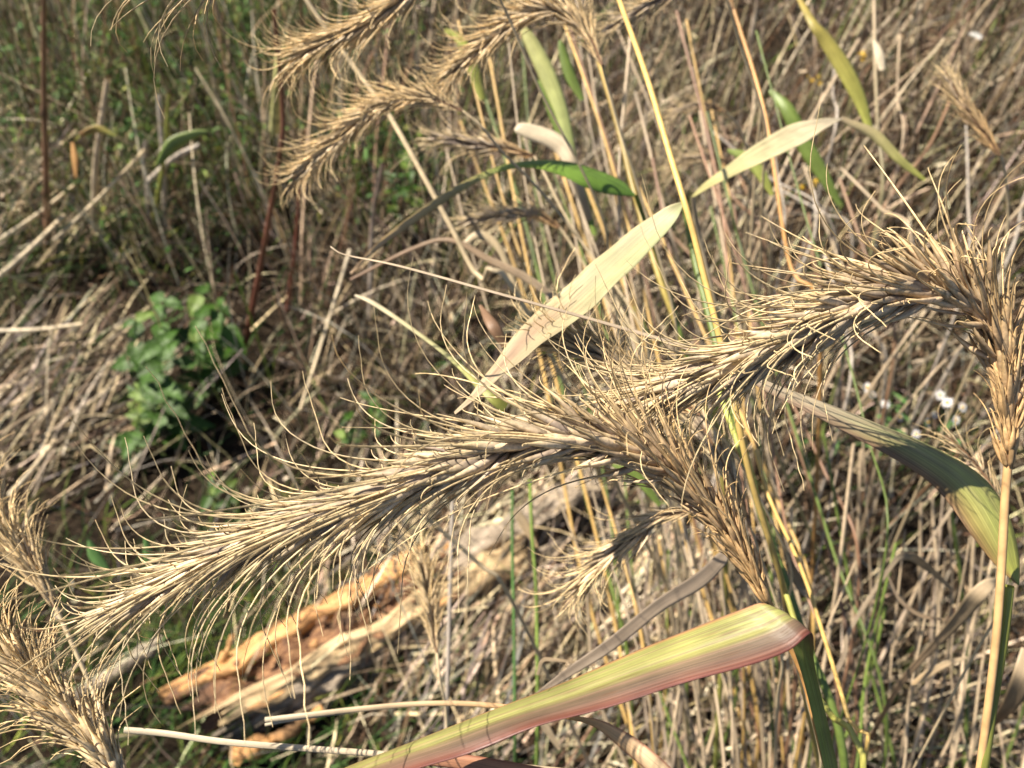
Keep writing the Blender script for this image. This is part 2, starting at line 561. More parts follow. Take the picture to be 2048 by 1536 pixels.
def mass(name, base, az, el, length, width, droop, col, mat, segs=5, profile='blade', label=None, wig=0.25, tipcol=None):
    """thousands of blades in one mesh. base Nx3; az,el radians; droop = how much elevation drops along the blade"""
    n = len(base)
    t = (np.arange(segs) + 0.5) / segs
    azs = az[:, None] + np.cumsum(rng.normal(size=(n, segs)) * wig, 1) / math.sqrt(segs)
    els = el[:, None] - droop[:, None] * t[None] ** 1.3
    step = (length / segs)[:, None]
    d = np.stack([np.sin(azs) * np.cos(els), np.cos(azs) * np.cos(els), np.sin(els)], -1) * step[..., None]
    c = np.concatenate([base[:, None], base[:, None] + np.cumsum(d, 1)], 1)      # n,segs+1,3
    g = hgt(c[..., 0], c[..., 1]) + 0.001
    c[..., 2] = np.maximum(c[..., 2], g + (rng.random(n) * 0.012)[:, None])
    hw = np.stack([np.cos(az), -np.sin(az), np.zeros(n)], -1)
    roll = rng.uniform(-1.2, 1.2, n)
    up = np.array([0, 0, 1.0])
    wv = hw * np.cos(roll)[:, None] + up * np.sin(roll)[:, None]
    tt = np.linspace(0, 1, segs + 1)
    pr = {'blade': (1 - tt ** 2.2) * 0.92 + 0.08, 'straw': np.where(tt > 0.98, 0.6, 1.0), 'leaf': np.sin(np.pi * (0.06 + 0.92 * tt) ** 0.8) + 0.05}[profile]
    off = wv[:, None] * (width[:, None] * pr[None] * 0.5)[..., None]
    V = np.stack([c - off, c + off], 2).reshape(-1, 3)
    b = (np.arange(n) * (segs + 1) * 2)[:, None] + (np.arange(segs) * 2)[None]
    F = np.stack([b, b + 1, b + 3, b + 2], -1).reshape(-1, 4)
    cc = col[:, None].repeat(segs + 1, 1)
    if tipcol is not None:
        k = tt[None, :, None]
        cc = cc * (1 - k) + tipcol[:, None] * k
    cc = cc[:, :, None].repeat(2, 2).reshape(-1, 3)
    o = link(name, np_mesh(name, V, F, cc), mat)
    o['kind'] = 'stuff'
    if label: o['label'] = label
    return o


def pick(cols, n, p=None, var=0.25):
    k = rng.choice(len(cols), n, p=p)
    c = np.array(cols)[k]
    return (c * (1 + var * rng.normal(size=(n, 1))).clip(0.4, 1.6) * (1 + 0.05 * rng.normal(size=(n, 3))).clip(0.8, 1.2))


def blob(px, py, cx, cy, rx, ry):
    return np.exp(-(((px - cx) / rx) ** 2 + ((py - cy) / ry) ** 2))


def clump(x, y, f=1.0, ph=0.0):
    """0..1 patchiness over the ground"""
    v = (np.sin(9 * f * x + 3 * np.sin(6 * f * y + ph)) + np.sin(11 * f * y + 2.5 * np.sin(8 * f * x - ph)) + np.sin(21 * f * x + 17 * f * y + ph)) / 3
    return 0.5 + 0.5 * v


def scatter(n, weight, xr=(-1.7, 1.7), yr=(-0.45, 2.7)):
    """n ground points drawn with the density weight(px,py,x,y) (pixels are only used to find the place)"""
    out = []
    tot = 0
    while tot < n:
        x = rng.uniform(*xr, 60000); y = rng.uniform(*yr, 60000)
        p = np.stack([x, y, hgt(x, y)], -1)
        z = (p - CAM) @ FWD
        z = np.maximum(z, 0.15)
        px = 1024 + FPX * ((p - CAM) @ RIGHT) / z; py = 768 - FPX * ((p - CAM) @ UP) / z
        k = rng.random(60000) < np.clip(weight(px, py, x, y), 0, 1)
        out.append(p[k]); tot += k.sum()
    return np.vstack(out)[:n]


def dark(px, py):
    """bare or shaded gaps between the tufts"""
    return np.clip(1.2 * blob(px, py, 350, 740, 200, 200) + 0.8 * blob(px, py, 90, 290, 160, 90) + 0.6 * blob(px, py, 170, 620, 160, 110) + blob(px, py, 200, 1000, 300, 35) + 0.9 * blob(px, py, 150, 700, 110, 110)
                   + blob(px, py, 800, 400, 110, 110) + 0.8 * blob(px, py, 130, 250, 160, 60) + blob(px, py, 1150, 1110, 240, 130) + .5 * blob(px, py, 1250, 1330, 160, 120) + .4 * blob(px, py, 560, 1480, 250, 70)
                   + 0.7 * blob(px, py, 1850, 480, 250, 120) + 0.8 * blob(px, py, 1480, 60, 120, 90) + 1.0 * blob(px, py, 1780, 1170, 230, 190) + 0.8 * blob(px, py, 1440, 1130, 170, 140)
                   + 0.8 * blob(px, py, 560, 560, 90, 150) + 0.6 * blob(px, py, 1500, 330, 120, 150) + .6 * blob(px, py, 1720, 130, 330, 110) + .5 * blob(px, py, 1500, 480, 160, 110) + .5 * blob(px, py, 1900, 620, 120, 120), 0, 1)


# lying thatch all over, thinner where the soil shows
n = 11500
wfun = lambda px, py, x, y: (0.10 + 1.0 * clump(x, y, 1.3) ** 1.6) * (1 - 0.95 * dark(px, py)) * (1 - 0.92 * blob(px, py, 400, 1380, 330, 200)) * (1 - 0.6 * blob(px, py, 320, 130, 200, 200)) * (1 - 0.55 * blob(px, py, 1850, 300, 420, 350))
b = scatter(n, wfun)
px, py = to_px(b)
diag = blob(px, py, 100, 870, 330, 140) + .6 * blob(px, py, 60, 430, 160, 90) + blob(px, py, 950, 1300, 400, 300)
az = np.where(rng.random(n) < np.clip(diag * 1.2, 0, 0.9), rng.normal(0.75, 0.6, n), rng.uniform(-math.pi, math.pi, n))
L = rng.uniform(0.04, 0.15, n)
el = np.abs(rng.normal(0.3, 0.35, n))
mass('dry_grass_thatch', b, az, el, L, rng.uniform(0.001, 0.003, n), rng.uniform(0.1, 0.9, n),
     pick([STRAW * 0.9, TAN * 0.6, GREY * .5, PALE * 1.05, BROWN * .6, BROWN * .3], n, [.22, .17, .14, .13, .17, .17], .3), M_THATCH, 5, 'blade', 'matted dry grass lying over the dark soil')

# bottom centre: straight pale straws lying side by side
n = 2800
b = scatter(n, lambda px, py, x, y: 0.9 * (blob(px, py, 1050, 1290, 330, 230) + 0.55 * blob(px, py, 90, 860, 230, 110) + 0.25 * blob(px, py, 80, 430, 160, 110)) * (0.3 + clump(x, y, 2)))
b[:, 2] += rng.uniform(0, 0.04, n)
mass('fallen_straw', b, rng.normal(0.62, 0.42, n), rng.normal(0.25, 0.25, n), rng.uniform(0.05, 0.15, n), rng.uniform(0.001, 0.0034, n), rng.uniform(0, .4, n),
     pick([STRAW * .9, PALE * 0.9, TAN * .6, GREY * .6, BROWN * .6], n, [.25, .15, .22, .18, .2]), M_THATCH, 4, 'straw', 'pale straws lying in one direction', wig=0.12)

# standing dead grass
n = 19000
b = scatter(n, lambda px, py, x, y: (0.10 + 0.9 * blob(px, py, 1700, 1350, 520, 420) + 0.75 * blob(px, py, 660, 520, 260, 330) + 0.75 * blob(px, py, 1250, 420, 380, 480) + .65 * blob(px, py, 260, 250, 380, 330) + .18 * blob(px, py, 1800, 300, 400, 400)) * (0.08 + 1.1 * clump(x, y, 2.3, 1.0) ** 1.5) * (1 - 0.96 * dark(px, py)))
mass('standing_dead_grass', b, rng.uniform(-math.pi, math.pi, n), rng.normal(1.27, 0.2, n), rng.gamma(5, 0.028, n).clip(0.03, 0.32), rng.uniform(0.0010, 0.0028, n), rng.uniform(0, 1.1, n),
     pick([STRAW * 1.0, TAN * 0.7, GREY * 0.65, PALE * 1.15, BROWN * .5, GREEN * .8], n, [.22, .17, .17, .15, .22, .07], .3), M_THATCH, 6, 'blade', 'upright dead grass, greyish tan')

# fine green grass
n = 13000
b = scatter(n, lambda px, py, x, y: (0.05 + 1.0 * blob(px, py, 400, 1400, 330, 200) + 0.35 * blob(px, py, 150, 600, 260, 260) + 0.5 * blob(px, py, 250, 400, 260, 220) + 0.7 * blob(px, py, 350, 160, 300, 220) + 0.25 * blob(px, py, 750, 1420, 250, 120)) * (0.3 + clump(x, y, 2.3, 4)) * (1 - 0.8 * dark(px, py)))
gl = rng.uniform(0.035, 0.12, n); q_ = to_px(b); gl = gl * (1 + 1.3 * blob(q_[0], q_[1], 350, 160, 320, 260))
mass('green_grass', b, rng.normal(0.7, 0.6, n), rng.normal(0.9, 0.3, n), gl, rng.uniform(0.0011, 0.0026, n), rng.uniform(0.2, 1.2, n),
     pick([DGREEN * .7, GREEN * 0.6, DGREEN * 1.1, YGREEN * 0.55], n, [.45, .22, .25, .08]), M_GREEN, 5, 'blade', 'fine dark green grass growing through the thatch')

# brown and tan stems standing tall among the weeds at upper left and round the herb
n = 1500
b = scatter(n, lambda px, py, x, y: (0.9 * blob(px, py, 300, 250, 330, 250) + 0.8 * blob(px, py, 700, 330, 200, 260) + .25 * blob(px, py, 350, 740, 160, 150) + .7 * blob(px, py, 1800, 280, 330, 300)) * (0.1 + clump(x, y, 3.3, 7)))
mass('tall_weed_stems', b, rng.uniform(-math.pi, math.pi, n), rng.normal(1.35, 0.15, n), rng.uniform(.12, .42, n), rng.uniform(0.0015, 0.0035, n), rng.uniform(0, .5, n),
     pick([BROWN * .7, BROWN * 1.2, TAN * .9, PALE, GREEN * .8, STRAW], n, [.25, .18, .2, .12, .1, .15], .3), M_THATCH, 6, 'straw', 'tall thin dead weed stems, brown to cream', wig=.2)

# leafy ground cover, upper left
n = 11000
b = scatter(n, lambda px, py, x, y: (1.0 * blob(px, py, 320, 160, 160, 200) + 0.5 * blob(px, py, 520, 90, 160, 160) + 0.4 * blob(px, py, 420, 330, 130, 130) + 0.5 * blob(px, py, 790, 380, 100, 90) + 0.2 * blob(px, py, 60, 230, 150, 200)) * (0.02 + 1.3 * clump(x, y, 4.6, 3) ** 2))
b[:, 2] += rng.uniform(0.0, 0.24, n) * clump(b[:, 0], b[:, 1], 3.1, 1)
mass('leafy_ground_cover', b, rng.uniform(-3.1, 3.1, n), rng.normal(0.3, 0.5, n), rng.uniform(0.008, 0.022, n), rng.uniform(0.003, 0.008, n), rng.uniform(0, .8, n),
     pick([DGREEN * .8, DGREEN * 1.5, GREEN * 0.8, YGREEN * 0.6], n, [.4, .3, .2, .1]), M_GREEN, 3, 'leaf', 'low feathery green weeds among dry stems')

# brown litter of curled dead leaves and flower heads, upper right
n = 16000
b = scatter(n, lambda px, py, x, y: (0.12 + 1.0 * blob(px, py, 1800, 330, 520, 420) + 0.5 * blob(px, py, 1650, 1150, 500, 300) + 0.4 * blob(px, py, 150, 680, 200, 200) + 0.3 * blob(px, py, 300, 1000, 330, 60) + 0.35 * blob(px, py, 480, 200, 200, 200)) * (0.05 + 1.3 * clump(x, y, 2.9, 5) ** 2) * (1 - 0.85 * dark(px, py)))
b[:, 2] += rng.uniform(0.0, 0.055, n) * clump(b[:, 0], b[:, 1], 4.3, 2)
mass('dead_leaf_litter', b, rng.uniform(-3.1, 3.1, n), rng.normal(0.4, 0.7, n), rng.uniform(0.006, 0.026, n), rng.uniform(0.002, 0.0065, n), rng.uniform(-1, 2.0, n),
     pick([BROWN * 0.55, GREY * 0.55, TAN * 0.55, BROWN * 0.25, PALE * 1.1], n, [.3, .2, .13, .27, .1], .3), M_LITTER, 3, 'leaf', 'curled brown litter of dead leaves and husks', wig=0.7)
# tangled fine twigs with it
n = 6000
b = scatter(n, lambda px, py, x, y: (0.06 + 1.0 * blob(px, py, 1820, 330, 480, 420) + 0.3 * blob(px, py, 450, 250, 400, 300)) * (0.3 + clump(x, y, 2, 2)))
mass('dead_twigs', b, rng.uniform(-3.1, 3.1, n), rng.normal(0.9, 0.35, n), rng.uniform(0.04, 0.17, n), rng.uniform(0.0009, 0.002, n), rng.uniform(-.2, .9, n),
     pick([BROWN * 0.7, GREY * .8, TAN * 0.8, BROWN * .4], n, [.3, .3, .2, .2]), M_LITTER, 5, 'straw', 'tangle of thin dead twigs', wig=0.6)

# ================================================================ the rotten log
def log_build():
    a = G(425, 1412, 0.03); c = G(1200, 985, 0.035)
    axis = unit(c - a); Lg = np.linalg.norm(c - a)
    side = unit(np.cross(axis, [0, 0, 1.0])); upv = np.cross(side, axis)   # side: towards lower right
    root = empty('rotten_log', a - [0, 0, 0.03], 'hollow rotten log split open to orange wood, lying in the grass', 'log')
    R = 0.049
    nl, na = 90, 26
    t = np.linspace(0, 1, nl)

    def shell(name, mat, a0, a1, r0, r1, t0, t1, jag=0.012, lift=0.0, seed=0, wob=0.006):
        r_ = np.random.default_rng(seed)
        tt = np.linspace(t0, t1, nl); ss = np.linspace(0, 1, na)
        lo = a0 + 0.09 * np.interp(tt, np.linspace(0, 1, 24), r_.normal(size=24))
        hi = a1 + 0.12 * np.interp(tt, np.linspace(0, 1, 24), r_.normal(size=24))
        ang = lo[:, None] * (1 - ss) + hi[:, None] * ss
        cn = r_.normal(size=(22, 6)); cn = np.array([np.interp(tt, np.linspace(0, 1, 22), cn[:, k]) for k in range(6)]).T
        nz = np.array([np.interp(ss, np.linspace(0, 1, 6), cn[k]) for k in range(nl)]) * wob + r_.normal(size=(nl, na)) * wob * 0.12
        endj = jag * r_.normal(size=na)
        def surf(r, nzk):
            rr = r * (1 - 0.25 * np.abs(tt - 0.45)[:, None]) + nz * nzk
            x = (tt[:, None] * Lg + np.where(np.arange(nl)[:, None] == 0, -abs(endj)[None] * 2, 0) + np.where(np.arange(nl)[:, None] == nl - 1, endj[None], 0))
            return a + axis * x[..., None] + side * (np.sin(ang) * rr)[..., None] + upv * (np.cos(ang) * rr * 0.8 + lift)[..., None]
        o1 = surf(r1, 1); o2 = surf(r0, 0.6)
        V = np.vstack([o1.reshape(-1, 3), o2.reshape(-1, 3)])
        i = np.arange(nl - 1)[:, None] * na; j = np.arange(na - 1)[None]
        f1 = np.stack([i + j, i + na + j, i + na + j + 1, i + j + 1], -1).reshape(-1, 4)
        o = nl * na
        q = [f1, f1[:, ::-1] + o]
        e = np.arange(nl - 1) * na
        q += [np.stack([e, e + o, e + na + o, e + na], -1), np.stack([e + na - 1, e + 2 * na - 1, e + 2 * na - 1 + o, e + na - 1 + o], -1)]
        e = np.arange(na - 1)
        q += [np.stack([e, e + 1, e + 1 + o, e + o], -1), np.stack([e + (nl - 1) * na, e + (nl - 1) * na + o, e + 1 + (nl - 1) * na + o, e + 1 + (nl - 1) * na], -1)]
        U = np.stack([np.tile(ss * (hi - lo)[:, None] / 1.2, 1), (tt * Lg * 6)[:, None].repeat(na, 1)], -1).reshape(-1, 2)
        mb = MB(); mb.add(V, np.vstack(q), np.tile([.4, .3, .2], (len(V), 1)), np.vstack([U, U + 0.37]))
        return mb.build(name, mat, root)
    # angle 0 = top, negative = far upper-left side, positive = near side
    shell('wood_wall', M_WOOD, -1.25, -0.45, R * 0.7, R * 1.05, 0.0, 0.52, seed=3, wob=.0022)
    shell('wood_wall', M_WOODP, 0.35, 1.05, R * 0.66, R * 1.1, 0.08, 0.74, seed=5, wob=.0022)
    shell('rotten_core', M_ROT, -1.3, 1.1, R * 0.5, R * 0.72, 0.02, 0.6, seed=7, wob=0.012)
    shell('bark', M_BARK, 1.0, 1.9, R * 0.92, R * 1.06, 0.1, 0.84, seed=8, wob=0.004)
    shell('bark', M_BARK, -1.0, 0.35, R * 0.55, R * 0.8, 0.62, 1.0, seed=9, wob=0.008)
    # loose chips of rotten wood in the hollow
    for k in range(26):
        tt = rng.uniform(0.05, 0.62)
        p = a + axis * tt * Lg + side * rng.uniform(-0.02, 0.045) + upv * rng.uniform(0.03, 0.045)
        mb = MB()
        d = unit(axis + rng.normal(size=3) * 0.5)
        l = rng.uniform(0.008, 0.028)
        pts = np.array([p - d * l / 2, p, p + d * l / 2 + rng.normal(size=3) * 0.002])
        mb.tube(pts, np.array([0.4, 1, 0.3]) * rng.uniform(0.003, 0.007), [.4, .2, .1], 5, 0.6)
        mb.build('wood_chip', M_ROT if k % 3 else M_WOOD, root)
log_build()


def wood_stick(pts, w, label, name='dead_stick', mat=None, group=None):
    path = spline(px_path(pts), 30)
    mb = MB()
    r = w * (1 + 0.25 * noise1(30, 9)) * np.linspace(1, 0.6, 30)
    path = path + rng.normal(size=path.shape) * w * 0.12
    mb.tube(path, r, GREY, 9)
    o = mb.build(name, mat or M_BARK)
    return tag(o, label, 'stick', group)


def gpt(px, py, h):
    p = G(px, py, h)
    return (px, py, float((p - CAM) @ FWD))


wood_stick([gpt(150, 1400, .03), gpt(230, 1345, .035), gpt(330, 1275, .04)], 0.011, 'weathered grey stick end poking out of the shaded green grass below the big seed head')
wood_stick([gpt(470, 1510, .02), gpt(560, 1470, .03), gpt(640, 1420, .03)], 0.010, 'short orange rotten stick just below the hollow log', mat=M_WOOD)
wood_stick([gpt(430, 1340, .03), gpt(450, 1310, .06), gpt(465, 1270, .075)], 0.006, 'pale splinter sticking up beside the left end of the log', mat=M_WOOD)

# ================================================================ broad-leaved herb (left middle)
def herb_leaf(root, base, d, up, L, W, col, name='leaf', fold=0.25, droop=0.5):
    nl, nw = 10, 7
    d = unit(d); s = unit(np.cross(d, up)); up = np.cross(s, d)
    t = np.linspace(0, 1, nl); q = np.linspace(-1, 1, nw)
    wd = W * 0.5 * np.sin(np.pi * t ** 0.62) ** 0.9 + 0.0002
    serr = 1 + 0.05 * np.cos(np.arange(nl) * math.pi)
    c = base + d * (t * L)[:, None] - up * (droop * t ** 2 * L * 0.5)[:, None]
    v = c[:, None] + s * (wd * serr)[:, None, None] * q[None, :, None] + up * ((np.abs(q) ** 1.2)[None] * fold * wd[:, None])[..., None]
    i = np.arange(nl - 1)[:, None] * nw; j = np.arange(nw - 1)[None]
    f = np.stack([i + j, i + j + 1, i + nw + j + 1, i + nw + j], -1).reshape(-1, 4)
    cc = np.tile(col, (nl * nw, 1)).reshape(nl, nw, 3)
    cc[:, nw // 2] *= 1.35
    mb = MB(); mb.add(v.reshape(-1, 3), f, cc.reshape(-1, 3))
    return mb.build(name, M_HERB, root)


def herb(label, stems, seed, group='broad-leaved herbs in the grass', leafL=(0.034, 0.058), name='broad_leaf_herb', tint=1.0):
    r = np.random.default_rng(seed)
    f0 = G(*stems[0][0]); 
    root = empty(name, foot_at(f0[0], f0[1]), label, 'herb', group)
    for (fx, fy), (tx, ty), hh, pairs in stems:
        f = G(fx, fy); f[2] = hgt(f[0], f[1])
        top = G(tx, ty, hh)
        path = spline([f, (f + top) / 2 + np.array([0.0, -0.01, 0.01]), top], 20)
        mb = MB(); mb.tube(path, np.linspace(0.0022, 0.0012, 20), DGREEN * 1.4, 6); mb.build('stem', M_STEM, root)
        for k in range(pairs):
            u = 0.25 + 0.75 * k / max(1, pairs - 1)
            p = path[min(19, int(u * 19))]
            a0 = r.uniform(0, 6.28)
            for sgn in (0, math.pi):
                a = a0 + sgn + r.normal() * 0.2
                d = np.array([math.cos(a), math.sin(a), r.uniform(-0.15, 0.45)])
                L = r.uniform(*leafL) * (r.uniform(.6, 1.1) if k < pairs - 1 else 0.6)
                g = (np.array([.034, .080, .009]) if r.random() < 0.75 else np.array([.11, .17, .03])) * r.uniform(0.7, 1.3) * tint
                herb_leaf(root, p, d, np.array([0, -0.25, 1.0]), L, L * r.uniform(0.5, 0.68), g, droop=r.uniform(0.3, 0.9))
    return root


herb('bushy green herb with broad ovate leaves in the dark gap at left', [((300, 850), (270, 640), 0.14, 6), ((330, 840), (320, 690), 0.16, 6), ((340, 870), (335, 770), 0.11, 5),
     ((280, 900), (280, 830), 0.08, 4), ((400, 800), (400, 640), 0.13, 5), ((450, 770), (445, 610), 0.12, 5), ((420, 720), (400, 590), 0.12, 4), ((320, 760), (330, 600), 0.14, 5)], 4)
herb('small dark green herb with drooping leaves just left of the log', [((470, 1010), (455, 975), 0.06, 3), ((430, 1000), (420, 960), 0.05, 3)], 8, leafL=(0.02, 0.03), tint=0.8)
herb('green herb between the dry stalks under the nodding head near the top', [((830, 460), (815, 300), 0.16, 5), ((800, 470), (780, 350), 0.14, 5)], 12, leafL=(0.02, 0.035), tint=0.8)
herb('low green herb with small leaves in the thatch behind the big head', [((760, 850), (740, 800), 0.06, 4), ((700, 880), (690, 840), 0.05, 3)], 15, leafL=(0.02, 0.035))

# ================================================================ white asters (right) and yellow specks
def daisy(root, p, nrm, r, white=True, npet=14):
    nrm = unit(nrm); a = unit(np.cross(nrm, [0.3, 0.9, 0.1])); b2 = np.cross(nrm, a)
    mb = MB(); V = [p]; F = []
    for k in range(npet):
        th = 2 * math.pi * k / npet + rng.normal() * 0.08
        d = a * math.cos(th) + b2 * math.sin(th); s = np.cross(nrm, d)
        L = r * rng.uniform(0.8, 1.1); wd = r * 0.13
        i0 = len(V)
        V += [p + d * L * 0.55 - s * wd + nrm * r * .12, p + d * L + nrm * r * .02, p + d * L * 0.55 + s * wd + nrm * r * .12]
        F.append([0, i0, i0 + 1, i0 + 2])
    mb.add(np.array(V), np.array(F), [0.8, 0.8, 0.82] if white else [0.7, 0.45, 0.03])
    fl = mb.build('flower', M_PETAL, root)
    mb = MB(); q = np.array([p + nrm * r * x for x in (0.0, 0.12, 0.25, 0.3)])
    mb.tube(q, np.array([0.26, 0.32, 0.22, 0.02]) * r, [0.55, 0.36, 0.03], 8)
    mb.build('flower_centre', M_PETAL, fl)


base = G(1830, 960)
ast = empty('white_aster', foot_at(base[0], base[1]), 'small white daisy-like asters with yellow centres in front of the right grass stem', 'aster', None)
for (x, y) in [(1735, 775), (1770, 808), (1745, 790), (1880, 790), (1895, 805), (1925, 815), (1870, 830), (1912, 840), (1832, 868), (1800, 835), (1855, 845)]:
    h = rng.uniform(0.2, 0.26)
    p = G(x, y, h)
    f = base + np.array([rng.normal() * 0.02, rng.normal() * 0.02, 0])
    mb = MB(); mb.tube(spline([f, (f + p) / 2 + [0, 0, 0.03], p], 12), 0.0008, DGREEN * 1.3, 5); mb.build('stem', M_STEM, ast)
    daisy(ast, p, np.array([rng.normal() * 0.4, -0.5, 1.0]), rng.uniform(0.0045, 0.007))
for k in range(26):
    p = G(1760 + rng.normal() * 60, 850 + rng.normal() * 40, rng.uniform(0.08, 0.2))
    herb_leaf(ast, p, rng.normal(size=3) * [1, 1, .3], np.array([0, 0, 1.0]), 0.022, 0.005, DGREEN * 1.5)
for (x, y, lab) in [(1632, 160, 'leftmost'), (1722, 112, 'upper'), (1760, 115, 'right'), (1625, 372, 'lowest')]:
    p = G(x, y, 0.2); f = foot_at(p[0] + 0.01, p[1] + 0.02)
    e = empty('yellow_wildflower', f, {'leftmost': 'tiny yellow flower cluster above the pale bent blade, leftmost of four', 'upper': 'tiny yellow flower cluster left of the whitish pod',
               'right': 'tiny yellow flower cluster just right of the whitish pod', 'lowest': 'lowest of the tiny yellow flower clusters, beside the dark green blade'}[lab], 'wildflower', 'tiny yellow flowers')
    mb = MB(); mb.tube(spline([f, (f + p) / 2 + [0.004, 0, 0], p], 10), 0.0008, TAN, 5); mb.build('stem', M_STEM, e)
    for k in range(4):
        daisy(e, p + rng.normal(size=3) * 0.006, np.array([rng.normal() * .5, -0.3, 1]), 0.0045, False, 7)
# white petals at the upper right
p = G(1950, 72, 0.12); f = foot_at(p[0], p[1] + 0.03)
e = empty('white_blossom', f, 'single large white blossom in the brown litter near the top right corner', 'blossom')
mb = MB(); mb.tube(spline([f, p], 6), 0.001, TAN, 5); mb.build('stem', M_STEM, e)
for a in (-0.9, -0.2, 0.6, 1.3, 2.4):
    herb_leaf(e, p, np.array([math.cos(a), math.sin(a), 0.2]), np.array([0, -.3, 1.0]), 0.014, 0.009, np.array([.55, .55, .52]), 'petal').data.materials[0] = M_PETAL

# ================================================================ background stalks and blades (each one a thing)
def stalk(pts, w_px, c0, c1, label, group=None, name='dry_stalk', cat='stalk', taper=0.75, nodes=()):
    rooted = name in ('grass_stalk', 'upright_stalk', 'leaning_stalk')
    """pts (px,py,d) foot upward"""
    d0 = pts[0][2]; d1 = pts[-1][2]
    pp = px_path(pts)
    if rooted and pp[0][2] > 0.04:
        ft = ground_foot(pp[0], pp[1]); pp = [ft, ft * .5 + pp[0] * .5 + (pp[0] - pp[1]) * .1] + pp
    NS = 80
    path = spline(pp, NS); t = np.linspace(0, 1, NS)
    rad = (w_px * d0 / FPX / 2) * (1 - t) + (w_px * taper * d1 / FPX / 2) * t
    col = np.array(c0)[None] * (1 - t)[:, None] + np.array(c1)[None] * t[:, None]
    col = col * (1 + 0.2 * noise1(NS, 20))[:, None].clip(0.5, 1.5)
    for nd in nodes:
        g = np.exp(-((t - nd) / 0.012) ** 2); rad = rad * (1 + 0.5 * g); col = col * (1 - 0.5 * g[:, None])
    mb = MB(); mb.tube(path, rad, col, 7)
    return tag(mb.build(name, M_STEM), label, cat, group)


def blade_thing(pts, colf, label, group=None, name='grass_leaf', tilt=0.3, cat='grass blade', camber=0.15, mat=None):
    A, B = ribbon_edges(pts, tilt)
    root = None
    o = leaf_sheet(A, B, colf, name, mat or M_LEAF, None, nl=50, nw=7, camber=camber)
    return tag(o, label, cat, group)


def gg(px, py, h=0.0):
    return gpt(px, py, h)


stalk([gg(95, 500), gg(92, 340, .2), gg(88, 180, .34), gg(88, -30, .5)], 13, BROWN * 1.2 + RED * 0.25, BROWN, 'thick brown upright stalk at far left', 'dead upright stalks', nodes=(.3, .6))
stalk([gg(190, 480), gg(192, 330, .18), gg(215, 160, .3)], 15, PALE * .8, TAN, 'pale dry broken stalk right of the brown one', 'dead upright stalks')
stalk([gg(140, 90, .05), gg(128, 40, .12), gg(112, -20, .2)], 10, GREY * 1.1, GREY * 1.1, 'short mottled grey stalk at the top left edge', 'dead upright stalks')
stalk([gg(330, 470), gg(328, 340, .14), gg(322, 260, .2), gg(317, 190, .25)], 12, GREY * 1.3, GREY * 1.3, 'whitish grey stalk beside the yellow-green stem', 'dead upright stalks')
stalk([gg(300, 480), gg(295, 370, .1), gg(288, 330, .13), gg(292, 280, .17)], 12, GREY * 1.1, GREY, 'forked grey stalk standing among dry grass at left', 'dead upright stalks')
stalk([gg(300, 360, .12), gg(350, 315, .18), gg(400, 290, .2)], 13, GREY * 1.3, GREY * 1.2, 'grey side twig leaning right across the green stem', 'dead upright stalks')
stalk([gg(305, 450), gg(318, 380, .12), gg(330, 300, .2), gg(338, 190, .3)], 9, YGREEN, YGREEN * .8, 'thin yellow-green stem with narrow leaves at left', 'green stems at left', nodes=(.4, .7))
stalk([gg(490, 690), gg(520, 540, .2), gg(540, 430, .33), gg(562, 300, .45), gg(565, 210, .5), gg(548, 20, .6)], 12, RED * 0.5, RED * 0.3 + BROWN * .4, 'dark red stalk leaning left of the nodding head', 'dark red stalks', name='red_stalk')
stalk([gg(575, 620), gg(582, 560, .1), gg(590, 500, .2), gg(600, 380, .3)], 9, RED * 0.7 + BROWN * .3, RED * .5, 'shorter reddish stalk right of the dark red one', 'dark red stalks', name='red_stalk')
stalk([gg(740, 640), gg(745, 450, .15), gg(765, 330, .3)], 11, GREY, MAUVE, 'mauve-grey stalk beneath the upper nodding head', 'dead upright stalks')
stalk([gg(550, 260, .3), gg(556, 160, .42), gg(558, 110, .45)], 22, YGREEN * .7 + PALE * .4, YGREEN * .8 + PALE * .3, 'pale green soft stem tip left of the nodding heads', 'green stems at left')
for k, (x0, y0, x1, y1, h0, h1, wpx, lab) in enumerate([(0, 480, 150, 370, .05, .12, 10, 'upper pale straw slanting in from the left edge'), (-10, 560, 130, 430, .04, .1, 12, 'second pale straw slanting in from the left edge'),
        (-10, 662, 165, 648, .08, .1, 9, 'nearly level pale straw at the left edge'), (20, 990, 110, 880, .04, .08, 12, 'bright pale straw lying on the sunny thatch at left'),
        (110, 480, 290, 300, .06, .2, 8, 'thin tan straw rising to the right among left stalks'), (700, 500, 600, 820, .12, .1, 7, 'thin straw crossing the dry centre tuft')]):
    stalk([gg(x0, y0, h0), gg((x0 + x1) / 2, (y0 + y1) / 2 + 4, (h0 + h1) / 2), gg(x1, y1, h1)], wpx, PALE * .8, STRAW, lab, 'fallen straws', name='fallen_straw_stalk', cat='straw')


def flat(c, var=0.12):
    c = np.array(c)
    return lambda s, t: (c * (1 + 0 * s[..., None])) * (1 + var * np.sin(40 * s + 3 * t)[..., None] * 0.5)


def blend(c0, c1, edge=None):
    c0 = np.array(c0); c1 = np.array(c1)
    def f(s, t):
        c = c0 * (1 - t[..., None]) + c1 * t[..., None]
        c = c * (1 + 0.10 * np.sin(31 * s + 2 * np.sin(7 * t))[..., None])
        if edge is not None:
            e = np.clip(np.abs(s - 0.5) * 2 - 0.8, 0, 1)[..., None] * 5
            c = c * (1 - e * .7) + np.array(edge) * e * .7
        return c
    return f


